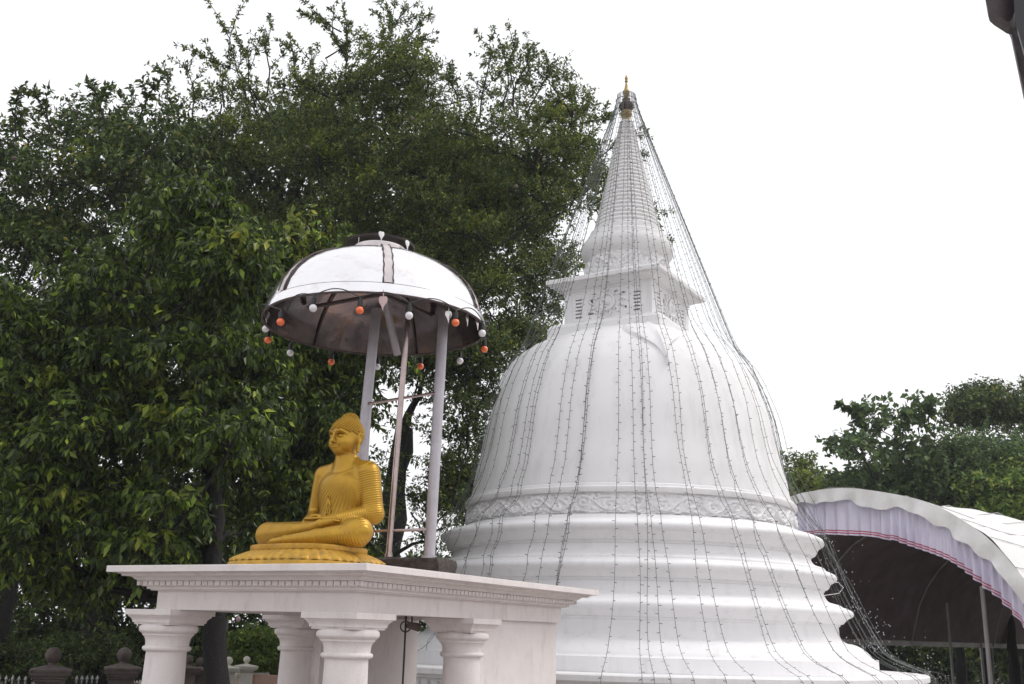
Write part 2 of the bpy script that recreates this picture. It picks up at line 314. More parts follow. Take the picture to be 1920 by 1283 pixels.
b.lathe(spl([(.07,14.16),(.05,14.25),(.07,14.33),(.085,14.40),(.055,14.46),(.035,14.55),(.022,14.64),(.042,14.67),(.022,14.70),(.038,14.74),(.032,14.78),(.008,14.84),(.001,14.87)],3),AX,24); part(b,'finial',['finial'],stupa)
b=MB(); b.lathe(spl([(.11,13.9),(.17,13.98),(.17,14.06),(.10,14.14),(.10,14.2)],3),AX,24); part(b,'finial_pot',['brown'],stupa)
# ------------------------------------------------------------------ fairy lights over the stupa
allp=[(5.64,1.55)]+[p for p in m4]+[(3.43,4.45),(3.42,4.69)]+DS+[(.97,9.62),(1.03,10.4)]+[(p[0],p[1]) for p in prof[::3]]
def square_r(az,hd):   # radius of the square with half diagonal hd
    a=((az-HA+PI/4)%(PI/2))-PI/4; return hd*R2/max(math.cos(PI/4-abs(a)),.7)
def hull(pts):
    pts=sorted(pts,key=lambda p:(p[1],-p[0])); H=[]
    for p in pts:
        while len(H)>=2 and ((H[-1][0]-H[-2][0])*(p[1]-H[-2][1])-(H[-1][1]-H[-2][1])*(p[0]-H[-2][0]))<=0: H.pop()
        H.append(p)
    return H
SZ=np.array([p[1] for p in allp]); SR=np.array([p[0] for p in allp])
def surf(z,az,win=.22):
    k=np.abs(SZ-z)<win; r=SR[k].max() if k.any() else 0
    if win>.3: r=0
    zs=np.linspace(z-.25,z+.25,5); r=max(r,min(dome_r(z),3.3) if 4.76<z<8.45 else 0)
    if 9.36<z<9.62: r=max(r,square_r(az,1.89))
    if 8.3<z<=9.36: r=max(r,square_r(az,1.5))
    if 7.9<z<=8.52: r=max(r,square_r(az,1.82))
    return r
def fairy(az0,az1,rend,zend,free,rs,label,group,sag=2.1):
    z0=14.32; r0=.14; P=[]; n=150; pts=[]
    for i in range(n+1):
        f=i/n; pts.append((r0+(rend-r0)*f, z0+(zend-z0)*f-sag*4*f*(1-f)*(1-.15*f)))
    R=[]
    ph=rs.uniform(0,6); ph2=rs.uniform(0,6); AZ=[]
    for i,(r,z) in enumerate(pts):
        f=i/n; az=az0+(az1-az0)*f**1.6+(.014*math.sin(f*5+ph)+.003*math.sin(f*19+ph2))*min(1,f*5); AZ.append(az)
        R.append(max(r,surf(z,az)+.025) if z>zend+.1 else r)
    if free>.1: R=[r+free*math.sin(PI*min(1,i/n*1.0)) for i,r in enumerate(R)]
    lim=np.interp([p[1] for p in pts],[1.5,1.6,1.85,2.62,3.29,3.97,4.7],[9,5.5,4.84,4.44,4.16,3.96,3.55]); R=[min(r,l+.10+.06*math.sin(ph*3)) if p[1]<4.7 else r for r,l,p in zip(R,lim,pts)]
    R=np.array(R); zc=rs.uniform(7.85,8.15); kk=[i for i in range(n+1) if pts[i][1]>=zc]; ZZ=np.array([p[1] for p in pts])
    Hh=[]
    for i in kk[::-1]:
        p=(R[i],ZZ[i])
        while len(Hh)>=2 and ((Hh[-1][0]-Hh[-2][0])*(p[1]-Hh[-2][1])-(Hh[-1][1]-Hh[-2][1])*(p[0]-Hh[-2][0]))<=0: Hh.pop()
        Hh.append(p)
    R[kk]=np.interp(ZZ[kk],[h[1] for h in Hh],[h[0] for h in Hh])
    for _ in range(3): R=np.maximum(R,np.convolve(np.pad(R,2,mode='edge'),np.ones(5)/5,'valid'))
    raw=np.array([(AX[0]+r*math.cos(a),AX[1]+r*math.sin(a),z) for r,a,(q,z) in zip(R,AZ,pts)])
    L=np.concatenate([[0],np.cumsum(np.linalg.norm(np.diff(raw,axis=0),axis=1))]); m=int(L[-1]/.16); s_=np.linspace(0,L[-1],m+1)
    P=[np.array([np.interp(x,L,raw[:,k]) for k in range(3)]) for x in s_]
    if zend<1.7:
        q=P[-1]; d=nrm((q-AX)*[1,1,0]); P+=[q+d*.03-Z*.12,q+d*.01-Z*.55,q-Z*1.2-d*.05]
    c=MB(); c.tube(P,.0044,4,cap=False); o=c.build('fairy_light_string',['cable'],None,ang=0); tag(o,label,'fairy lights',group)
    k=MB()
    for i in range(1,len(P)-3):
        t=nrm(P[i+1]-P[i]); out=nrm((P[i]-AX)*[1,1,0]); sdv=nrm(np.cross(t,out)); sg=1 if (i%2) else -1
        d=nrm(sdv*sg+out*rs.uniform(0,.5)+t*rs.uniform(-.6,.3)); e=P[i]+d*rs.uniform(.035,.06); m_=np.cross(d,out); w_=.0065
        k.add([P[i]+t*w_,P[i]-t*w_,e-t*w_,e+t*w_,P[i]+out*w_,e+out*w_],[(0,1,2,3),(0,4,5,3),(4,1,2,5)])
    bb=k.build('bulbs',['cable'],o,smooth=False); bb['kind']='stuff'
rs=random.Random(11)
GR='strings of tiny lights draped over the stupa'
angs=[]
for c,n in ((-88,2),(-79,2),(-72,2),(-64,2),(-57,2),(-50,1),(-43,2),(-36,3),(-26,1),(-21,1),(-14.5,3),(-2,1),(1.5,1),(6,2),(9,1),(17,1),(19,1),(27,2),(33,2),(41,2),(48,1),(55,2),(64,2),(73,2),(81,2),(89,2),(99,1),(-98,1)):
    for i in range(n): angs.append(c+rs.uniform(-1.6,1.6))
for a in angs:
    az=TOCAM+rad(a); lab='thin dark string of tiny lights draped over the face of the white dome'
    band=[(-57,'over the left shoulder of the white dome'),(-32,'between the left shoulder and the wheel relief'),(-9,'past the wheel relief on the square box'),(11,'down the middle of the white dome'),(30,'across the bodhi leaf relief on the dome'),(52,'just right of the bodhi leaf relief'),(85,'over the right shoulder of the white dome')]
    lab='thin dark string of tiny lights running '+[t for m_,t in band if a<=m_ or m_==85][0]
    if abs(a)>84: lab='thin dark string of tiny lights running down the outer edge of the stupa'
    end=rs.random(); rend,zend=(5.75,1.5)
    if -70<a<-20 and end<.35: rend,zend=(4.8,1.78)
    free=.0 if abs(a)<70 else rs.uniform(.0,.12)
    fairy(az,az+rad(a*.05+rs.uniform(-1.5,1.5)),rend,zend,free,rs,lab,GR,rs.uniform(1.9,2.5))
for k,(a,re,ze) in enumerate(((86,6.0,1.5),)):
    fairy(TOCAM+rad(a),TOCAM+rad(a-3),re,ze,.12,rs,'loose string of tiny lights hanging clear of the stupa beside the marquee',GR)
# bare cable loop on the third ring
c=MB(); p0=at(1563,1094,22.3); c.tube([p0+np.array([x,0,z]) for x,z in ((-.35,.02),(-.1,.03),(.1,.02),(.2,-.08),(.1,-.2),(-.15,-.24),(-.3,-.28))],.008,5); tag(c.build('loose_cable',['tentw']),'short pale cable loop sticking out from a moulded ring of the stupa','cable')

# ------------------------------------------------------------------ PAVILION
PN=np.array([-1.277,9.762,0]); UU=np.array([-.8808,.4735,0]); VV=np.array([.4735,.8808,0]); PA,PB=3.358,5.371; ST=2.69
pc=PN+UU*PA/2+VV*PB/2
pav=empty('shrine_pavilion',pc,'small white pavilion with thick round columns and a dentilled flat roof carrying the gold statue','pavilion')
corn=[(0.385,2.452),(.33,2.453),(.33,2.466),(.30,2.467),(.30,2.492),(.262,2.493),(.262,2.548),(.222,2.549),(.222,2.562),(.205,2.563)]+[(.195,2.578),(.17,2.592),(.15,2.600),(.15,2.592),(.11,2.593),(.11,2.612),(.09,2.614),(.075,2.626),(.05,2.634),(.05,2.626),(.0,2.628),(0,2.688),(.004,2.692),(.2,ST+.002)]
b=MB(); b.sweep_sq(corn,pc,UU,VV,PA/2,PB/2)
for (o_,d_,nn,L) in ((PN,UU,-VV,PA),(PN,VV,-UU,PB),(PN+UU*PA,VV,UU,PB),(PN+VV*PB,UU,VV,PA)):
    ins=.250; k=int((L-2*ins)/.082)
    for i in range(k+1):
        c=o_+d_*(ins+(L-2*ins)*i/k)-nn*(ins+.006)+Z*2.522; b.box(c,(d_,nn,Z),(.033,.018,.021))
part(b,'roof_slab',['pav'],pav,ang=25)
I=.385
b=MB(); c=pc+Z*2.355; 
for s in (-1,1):
    b.box(pc+VV*s*(PB/2-I-.15)+Z*2.355,(UU,VV,Z),(PA/2-I,.15,.098)); b.box(pc+UU*s*(PA/2-I-.15)+Z*2.355,(UU,VV,Z),(.15,PB/2-I-.302,.098))
b.box(pc+Z*2.425,(UU,VV,Z),(PA/2-I-.302,PB/2-I-.302,.02))
part(b,'beam',['pav'],pav,smooth=False)
def column(cx):
    base=np.array([cx[0],cx[1],0])
    sh=[(.30,.0),(.30,.12),(.27,.14),(.25,.22)]+[(.236-.026*t**1.6,.25+1.58*t) for t in np.linspace(0,1,10)]+[(.232,1.832)]+spl([(.236,1.836),(.252,1.85),(.252,1.872),(.236,1.884)],3)+[(.226,1.886),(.228,1.93),(.238,1.965),(.256,1.99),(.266,1.992),(.268,2.008)]+spl([(.272,2.012),(.302,2.035),(.306,2.06),(.30,2.085),(.275,2.103)],3)
    b=MB(); b.lathe(sh,base,48); col=part(b,'column',['pav'],pav)
    b=MB(); h=.33; b.sweep_sq([(.075,2.102),(.075,2.122),(.060,2.123),(.060,2.136),(.056,2.15),(.045,2.168),(.028,2.182),(.024,2.185),(.024,2.198),(0,2.199),(0,2.25),(.004,2.256)],base,UU,VV,h,h); cap=b.build('capital',['pav'],None,ang=20); cap.parent=col; cap.matrix_parent_inverse=col.matrix_parent_inverse.copy(); 
    cap.matrix_parent_inverse=Matrix.Translation((0,0,0))
    return col
inN=I+.21
def along(o_,d_,px):   # distance along a line where it projects to px
    lo,hi=0,7.
    f=lambda t: proj(o_+d_*t+Z*2.25)[0]-px
    s=f(0)
    for _ in range(50):
        m=(lo+hi)/2
        if f(m)*s>0: lo=m
        else: hi=m
    return lo
fl=PN+VV*(I-.12); tL=along(fl,UU,320); fr=PN+UU*(I-.12); tR=along(fr,VV,888)
cN=PN+UU*inN+VV*inN; cL=fl+UU*(tL+.33)+VV*.33; cR=fr+VV*(tR+.33)+UU*.33
cB=cL+VV*((cR-cN)@VV)
print('cols',tL,tR)
for c in (cN,cL,cR,cB): column(c)
for s,cc in ((-1,cR),(1,cB)):
    v0=(cc-pc)@VV; v1=PB/2-I; b=MB(); b.box(pc+UU*s*(PA/2-I-.15-.06)+VV*(v0+v1)/2+Z*1.128,(UU,VV,Z),(.148,(v1-v0)/2,1.128)); part(b,'end_wall',['pav'],pav,smooth=False)
# small floodlight hanging under the roof, seen through the columns
fp=at(772,1172,12.6); b=MB(); b.tube([fp+Z*.12,fp+Z*.02],.012,6); b.tube([fp+np.array([-.05,0,0]),fp+np.array([.1,-.03,-.03])],[.035,.05],12); L=empty('spotlight',fp,'small dark spotlight hanging under the pavilion roof between the two right columns','lamp')
part(b,'lamp_body',['pillar'],L); b=MB(); b.tube([fp+np.array([-.07,0,z]) for z in (.1,-.3,-.6,-1.0)],.012,5); b.tube([fp+np.array([-.07-.06*math.sin(q),0,.06*math.cos(q)-.02]) for q in np.linspace(0,2*PI,14)],.009,5); part(b,'wire',['black'],L)
# ------------------------------------------------------------------ stone block and canopy
bn=PN*0+at(822,1050,12.35); bn[2]=0
kb=MB(); a_=1.9; b__=.42
P=[]
NX,NY,NZ=40,9,5
def blk():
    V=[];idx={}
    def vid(i,j,k):
        if (i,j,k) not in idx:
            x=i/NX*a_; y=j/NY*b__; z=k/NZ*.25; nz=np.array([math.sin(x*31+z*17+y*9),math.sin(x*23+y*41+1),math.sin(x*37+y*19+z*7)])*.008+np.array([math.sin(x*83+z*57),math.sin(y*97+x*61),math.sin(x*71+y*79)])*.006
            rx=.03 if i in (0,NX) else 0; q=bn+UU*(x+(rx if i==0 and k==NZ else 0))+VV*y+Z*(ST+z-(.02 if (k==NZ and (i in(0,NX) or j in (0,NY))) else 0))+nz*(0 if k==0 else 1)
            idx[(i,j,k)]=len(V); V.append(q)
        return idx[(i,j,k)]
    Fs=[]
    for i in range(NX):
        for j in range(NY): Fs.append((vid(i,j,NZ),vid(i+1,j,NZ),vid(i+1,j+1,NZ),vid(i,j+1,NZ)))
        for k in range(NZ): Fs.append((vid(i,0,k),vid(i+1,0,k),vid(i+1,0,k+1),vid(i,0,k+1))); Fs.append((vid(i,NY,k),vid(i+1,NY,k),vid(i+1,NY,k+1),vid(i,NY,k+1)))
    for j in range(NY):
        for k in range(NZ): Fs.append((vid(0,j,k),vid(0,j+1,k),vid(0,j+1,k+1),vid(0,j,k+1))); Fs.append((vid(NX,j,k),vid(NX,j+1,k),vid(NX,j+1,k+1),vid(NX,j,k+1)))
    return V,Fs
kb.add(*blk()); tag(kb.build('stone_block',['stone'],None,ang=60),'rough dark mossy stone block on the pavilion roof under the canopy posts','block')
CY=12.85; cc=at(703,612,CY); RZ=cc[2]; CC=np.array([cc[0],CY,0]); CR=1.415
can=empty('metal_canopy',(CC[0],CC[1],ST+.25),'domed silver metal umbrella canopy on grey posts behind the gold statue','canopy')
H0=.0; dprof=[(1.40,0),(1.385,.10),(1.365,.165)]
dome_c=spl([(1.382,.13),(1.32,.31),(1.20,.50),(1.01,.68),(.76,.82),(.5,.89),(.30,.915)],5)
b=MB(); b.lathe([(1.418,-.004),(1.415,.04),(1.40,.09),(1.388,.128)],(CC[0],CC[1],RZ),96); part(b,'rim_band',['steel_out'],can)
b=MB(); b.lathe(dome_c,(CC[0],CC[1],RZ),96); part(b,'canopy_shell',['steel_out'],can,ang=60)
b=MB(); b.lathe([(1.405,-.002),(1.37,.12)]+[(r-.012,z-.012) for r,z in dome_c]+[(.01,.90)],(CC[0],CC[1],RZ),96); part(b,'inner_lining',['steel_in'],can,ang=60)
b=MB(); b.tube([(CC[0]+1.41*math.cos(q),CC[1]+1.41*math.sin(q),RZ-.006) for q in np.linspace(0,2*PI,97)],.014,6,cap=False); b.tube([(CC[0]+1.384*math.cos(q),CC[1]+1.384*math.sin(q),RZ+.13) for q in np.linspace(0,2*PI,97)],.005,5,cap=False); part(b,'rim_wire',['rust'],can)
toc=math.atan2(-CC[1],-CC[0])
for k in range(6):
    q=toc+rad(5)+k*PI/3
    d=np.array([math.cos(q),math.sin(q),0]); t=np.array([-d[1],d[0],0])
    b=MB(); V=[];Fs=[];
    for i,(r,z) in enumerate(dome_c):
        for s in (-1,1): V.append(CC+d*(r+.012)+t*s*(.052*(.55+.45*r/1.35))+Z*(RZ+z+.010))
    for i in range(len(dome_c)-1): Fs.append((2*i,2*i+1,2*i+3,2*i+2))
    b.add(V,Fs); rb=part(b,'rib_band',['bandsteel'],can)
    e=MB()
    for s in (-1,1): e.tube([CC+d*(r+.013+.003*math.sin(i*2.1))+t*s*(.056*(.55+.45*r/1.35)+.004*math.sin(i*1.7+s))+Z*(RZ+z+.012) for i,(r,z) in enumerate(dome_c)],[.0085+.003*math.sin(i*1.3+k) for i in range(len(dome_c))],5)
    so_=e.build('weld_seam',['rust'],None); so_.parent=rb
b=MB(); b.lathe([(.35,.875),(.345,1.035),(.33,1.05),(.01,1.055)],(CC[0],CC[1],RZ),48); part(b,'top_drum',['bandsteel'],can)
# posts
def post(pb,pt,r,m,name='post'):
    b=MB(); b.tube([pb,pb*.5+pt*.5,pt],r,18); b.tube([pb-Z*.0,pb+Z*.03],r*1.35,18); 
    for f in (.45,): 
        p=pb+(pt-pb)*f; b.tube([p,p+nrm(pt-pb)*.02],r*1.06,18)
    return part(b,name,[m],can)
bz=ST+.24
pL=at(657,1048,12.55); pL[2]=bz; tL_=at(706,580,12.75); pR=at(805,1045,12.5); pR[2]=bz; tR_=at(832,585,12.7); pM=at(728,1042,12.45); pM[2]=bz; tM_=at(766,575,12.5)
post(pL,tL_,.064,'post'); post(pR,tR_,.066,'post'); post(pM,tM_,.036,'pole','steel_pole')
b=MB(); b.tube([at(690,757,12.6),at(817,737,12.6)],.018,8); part(b,'crossbar',['pole'],can)
b=MB(); b.tube([at(676,997,12.55),at(803,993,12.5)],.018,8); part(b,'crossbar',['pole'],can)
q0=at(750,660,13.2); b=MB(); b.tube([at(745,665,13.3),at(728,590,13.0),at(722,560,12.9)],.05,10); part(b,'brace',['post'],can)
for k in range(6):
    q=toc+rad(35)+k*PI/3; d=np.array([math.cos(q),math.sin(q),0]); b=MB(); b.tube([CC+d*(r-.03)+Z*(RZ+z-.03) for r,z in [(1.40,.02)]+dome_c[::3]],.014,6); part(b,'inner_rib',['rust'],can)
for k in range(2):
    q=toc+rad(50)+k*PI/2; d=np.array([math.cos(q),math.sin(q),0]); b=MB(); b.box(CC+Z*(RZ+.42+.05*k),(d,np.array([-d[1],d[0],0]),Z),(1.18,.025,.02)); part(b,'cross_beam',['rust'],can)
def bodhi(c,a,up,n,s,m,parent,stem=.0,name='leaf_ornament'):
    T=[(0,-1.05),(.05,-.72),(.16,-.42),(.36,-.12),(.48,.16),(.46,.40),(.34,.56),(.18,.60),(.05,.54),(0,.47)]
    poly=[(x*s*.95+ (.10*s if y<-.9 else 0),y*s) for x,y in T]+[(-x*s*.95,y*s) for x,y in T[::-1][1:-1]]
    b=MB(); k=len(poly); V=[c+n*.012+up*s*.05]+[c+a*x+up*y+n*(-.25*x*x/s) for x,y in poly]; b.add(V,[(0,1+i,1+(i+1)%k) for i in range(k)])
    V2=[v-n*.006 for v in V]; b.add(V2,[(0,1+(i+1)%k,1+i) for i in range(k)]); b.add(V[1:]+V2[1:],[(i,(i+1)%k,k+(i+1)%k,k+i) for i in range(k)])
    if stem: b.tube([c-up*s*1.0,c-up*(s*1.0+stem)],.007,5)
    else: b.tube([c+up*s*.45,c+up*s*.45+Z*.09],.006,5)
    o=part(b,name,[m],parent,ang=60); return o
ca=np.array([1.,0,0])
for (x,y,s,tilt,m,Yd) in ((718,566,.115,0,'leafpk',11.45),(841,592,.095,.4,'leafpl',11.9),(877,598,.09,1.25,'leafpl',12.3),(896,606,.09,1.1,'leafpl',12.5),(500,592,.095,.5,'leafpl',12.6)):
    c=at(x,y,Yd); a=np.array([math.cos(tilt),math.sin(tilt),0]); bodhi(c,a,Z,np.cross(a,Z),s,m,can)
for (x,y,Yd,tw) in ((715.5,441,12.55,.5),(764.5,458,12.7,1.0)):
    c=at(x,y,Yd); a=np.array([math.cos(tw),math.sin(tw),0]); o=bodhi(c,a,Z,np.cross(a,Z),.085,'white',can,stem=.12)
for x,y in ((673,445),(752,462)):
    b=MB(); p=at(x,y,12.65); b.tube([p,p-Z*.13],.006,5); part(b,'rod',['pole'],can)
hc=at(712,461,14.3); hood=empty('dark_hood',(hc[0],hc[1],ST),'shallow dark brown hood on a pole showing behind the canopy top','hood')
b=MB(); b.lathe([(.02,.0),(.35,-.01),(.48,-.03),(.50,-.035),(.51,.0),(.40,.04),(.02,.07)],hc,40); part(b,'hood_shell',['roofp'],hood)
b=MB(); b.tube([np.array([hc[0],hc[1],ST]),hc],.03,10); part(b,'pole',['post'],hood)
# festoon of painted bulbs
fes=empty('bulb_festoon',(CC[0],CC[1],RZ-.1),'string of orange and white bulbs on a black wire round the canopy rim','string lights')
BL=[(587,578,0),(674.5,582,1),(767,592,0),(854,605,1),(904,625,0),(908,655,1),(862.5,677,0),(788.5,687,1),(707.5,688,0),(621,679,1),(544,662,0),(502,638,1),(498,617,0),(526,604,1)]
cab=[]
def ring_pt(x,y):   # point on the vertical cylinder under the rim seen at this pixel (near or far side)
    d=ray(x,y); o_=EYE-CC; A_=d[0]**2+d[1]**2; B_=o_[0]*d[0]+o_[1]*d[1]; C_=o_[0]**2+o_[1]**2-1.46**2; D_=B_*B_-A_*C_
    D_=max(D_,0); ts=[(-B_-math.sqrt(D_))/A_,(-B_+math.sqrt(D_))/A_]; P_=[EYE+d*t for t in ts]; return min(P_,key=lambda p:abs(p[2]-(RZ-.14)))
for x,y,k in BL:
    p=ring_pt(x,y); b=MB(); b.sphere(p,.047,8); hook=(p-np.array([0,0,0])); bu=part(b,'bulb',['bulbo' if k else 'bulbw'],fes,label='orange bulb' if k else 'white bulb')
    b=MB(); b.tube([p+Z*.045,p+Z*.05,p+Z*.12,p+Z*.125,p+Z*.15],[.024,.03,.03,.016,.012],10); s_=b.build('socket',['black'],None); s_.parent=bu
    cab.append((math.atan2(p[1]-CC[1],p[0]-CC[0]),p+Z*.15))
cab.sort(key=lambda t:t[0]); b=MB(); n=len(cab); path=[]
for i in range(n):
    p,q=cab[i][1],cab[(i+1)%n][1]; a0=cab[i][0]; a1=cab[(i+1)%n][0]; a1+=2*PI if a1<a0 else 0
    for j in range(8):
        f=j/8; a=a0+(a1-a0)*f; zz=p[2]*(1-f)+q[2]*f+.09*math.sin(PI*f); r=1.46*(1-f)*0+np.linalg.norm((p-CC)[:2])*(1-f)+np.linalg.norm((q-CC)[:2])*f; path.append(np.array([CC[0]+r*math.cos(a),CC[1]+r*math.sin(a),zz]))
path.append(path[0]); b.tube(path,.007,5,cap=False); part(b,'wire',['black'],fes)
# ------------------------------------------------------------------ GOLD SEATED STATUE
def surface_nets(f,lo,hi,h):
    lo=np.array(lo,float); n=np.ceil((np.array(hi)-lo)/h).astype(int)+1
    ax=[lo[i]+h*np.arange(n[i]) for i in range(3)]
    X,Y,Zg=np.meshgrid(*[a.astype(np.float32) for a in ax],indexing='ij'); D=f(X,Y,Zg)
    cx,cy,cz=n-1; s=D<0; acc=np.zeros((cx,cy,cz,3),np.float32); cnt=np.zeros((cx,cy,cz),np.float32)
    cor=[(i,j,k) for i in (0,1) for j in (0,1) for k in (0,1)]
    sub=lambda a,c: a[c[0]:c[0]+cx,c[1]:c[1]+cy,c[2]:c[2]+cz]
    for a in cor:
        for d in range(3):
            if a[d]==0:
                b=list(a); b[d]=1; da,db=sub(D,a),sub(D,b); m=(da<0)!=(db<0); t=np.where(m,da/np.where(m,da-db,1),0)
                for e in range(3): acc[...,e]+=np.where(m,(a[e]+(t if e==d else 0)),0)
                cnt+=m
    act=cnt>0; idx=-np.ones(act.shape,np.int64); idx[act]=np.arange(act.sum())
    V=acc[act]/cnt[act][:,None]+np.argwhere(act); V=lo+V*h; F=[]
    for d in range(3):
        o1,o2=[(1,2),(2,0),(0,1)][d]
        sl0=[slice(None)]*3; sl1=[slice(None)]*3; sl0[d]=slice(0,-1); sl1[d]=slice(1,None)
        a_,b_=s[tuple(sl0)],s[tuple(sl1)]; e=np.argwhere(a_!=b_); e=e[(e[:,o1]>0)&(e[:,o2]>0)&(e[:,o1]<n[o1]-1)&(e[:,o2]<n[o2]-1)]
        sg=a_[tuple(e.T)]; q=[]
        for u,v in ((0,0),(1,0),(1,1),(0,1)):
            c=e.copy(); c[:,o1]-=u; c[:,o2]-=v; q.append(idx[tuple(c.T)])
        q=np.stack(q,1); q[~sg]=q[~sg][:,::-1]; q=q[:,::-1]; F.append(q[(q>=0).all(1)])
    return V,np.concatenate(F)[:,::-1]
class SDF:
    def __init__(s,X,Y,Z): s.P=(X,Y,Z); s.D=np.full(X.shape,9.,np.float32)
    def comb(s,d,k,sub=False):
        D=s.D
        if sub: d=-d; h=np.clip(.5-.5*(D-d)/k,0,1); s.D=D*(1-h)+d*h+k*h*(1-h)
        else: h=np.clip(.5+.5*(D-d)/k,0,1); s.D=D*(1-h)+d*h-k*h*(1-h)
    def ell(s,c,r,k=.03,rz=0,ry=0,rx=0,sub=False):
        X,Y,Z_=[p-q for p,q in zip(s.P,c)]
        if rz: X,Y=X*math.cos(rz)+Y*math.sin(rz),-X*math.sin(rz)+Y*math.cos(rz)
        if ry: X,Z_=X*math.cos(ry)-Z_*math.sin(ry),X*math.sin(ry)+Z_*math.cos(ry)
        if rx: Y,Z_=Y*math.cos(rx)+Z_*math.sin(rx),-Y*math.sin(rx)+Z_*math.cos(rx)
        k0=np.sqrt((X/r[0])**2+(Y/r[1])**2+(Z_/r[2])**2); k1=np.sqrt((X/r[0]**2)**2+(Y/r[1]**2)**2+(Z_/r[2]**2)**2)+1e-9
        s.comb(k0*(k0-1)/k1,k,sub)
    def cone(s,a,b,r0,r1,k=.03,flat=None,sub=False):
        a=np.array(a,float);b=np.array(b,float);ba=b-a; X,Y,Z_=[p-q for p,q in zip(s.P,a)]; t=np.clip((X*ba[0]+Y*ba[1]+Z_*ba[2])/(ba@ba),0,1)
        d=np.sqrt((X-t*ba[0])**2+(Y-t*ba[1])**2+((Z_-t*ba[2])*(1/flat if flat else 1))**2)-(r0+(r1-r0)*t); s.comb(d,k,sub)
    def chain(s,P,R,k=.03):
        for i in range(len(P)-1): s.cone(P[i],P[i+1],R[i],R[i+1],k)
SHL=(.335,.015,.865); ELL=(.425,.03,.40); WRL=(.13,-.40,.285)
SHR=(-.335,.015,.865); ELR=(-.44,.02,.40); WRR=(-.15,-.42,.285)
def body_f(X,Y,Z_):
    s=SDF(X,Y,Z_)
    s.ell((0,0,.17),(.36,.26,.21),.03); s.ell((0,-.01,.36),(.275,.205,.26),.08); s.ell((0,-.005,.62),(.33,.22,.26),.08); s.ell((0,-.03,.73),(.32,.185,.17),.07)
    s.cone((-.30,.02,.875),(.30,.02,.885),.105,.105,.07); s.cone((-.24,.03,.92),(0,.03,1.0),.07,.10,.07); s.cone((.24,.03,.93),(0,.03,1.0),.075,.10,.07)
    s.cone((0,.02,.92),(0,-.0,1.14),.15,.125,.045)
    # arms
    s.cone(SHL,ELL,.128,.110,.04); s.cone(ELL,WRL,.112,.060,.035)
    s.cone(SHR,ELR,.118,.088,.03); s.cone(ELR,WRR,.088,.046,.03)
    # legs
    s.cone((-.18,-.05,.16),(-.66,-.46,.145),.18,.145,.05); s.cone((.18,-.05,.16),(.66,-.46,.15),.18,.15,.05)
    s.ell((0,-.36,.10),(.5,.26,.12),.05)
    s.chain([(.64,-.50,.12),(.25,-.66,.085),(-.12,-.74,.06)],[.13,.085,.05],.03); s.chain([(-.12,-.74,.06),(-.3,-.77,.045)],[.05,.032],.02)
    s.chain([(-.64,-.50,.15),(-.2,-.60,.165),(.10,-.60,.20)],[.135,.09,.055],.03); s.chain([(.10,-.60,.20),(.22,-.59,.235),(.36,-.56,.26)],[.052,.05,.032],.02)
    for i in range(5): s.cone((.34,-.585+.022*i,.262-.004*i),(.395,-.575+.02*i,.268),.014,.011,.006)
    for i in range(5): s.cone((-.30,-.785+.02*i,.04+.006*i),(-.355,-.775+.02*i,.035+.004*i),.014,.011,.006)
    # hands, palms up in the lap: left below, right above
    s.ell((.03,-.455,.268),(.085,.052,.028),.02,rz=.1)
    for i,(l,) in enumerate(((.115,),(.128,),(.122,),(.10,))): s.chain([(-.03,-.492+.026*i,.262),(-.03-l*.55,-.50+.027*i,.262),(-.03-l,-.497+.027*i,.268)],[.0155,.0145,.011],.007)
    s.ell((-.055,-.47,.305),(.082,.052,.026),.016,rz=-.1)
    for i,l in enumerate((.11,.13,.12,.10)): s.chain([(.0,-.508+.026*i,.302),(.0+l*.55,-.512+.026*i,.303),(.0+l,-.508+.026*i,.308)],[.0155,.0145,.011],.007)
    s.chain([(-.10,-.445,.318),(-.05,-.428,.345),(-.005,-.43,.352)],[.02,.016,.012],.01); s.chain([(.10,-.44,.295),(.055,-.425,.335),(.012,-.43,.350)],[.02,.016,.012],.01)
    return s.D
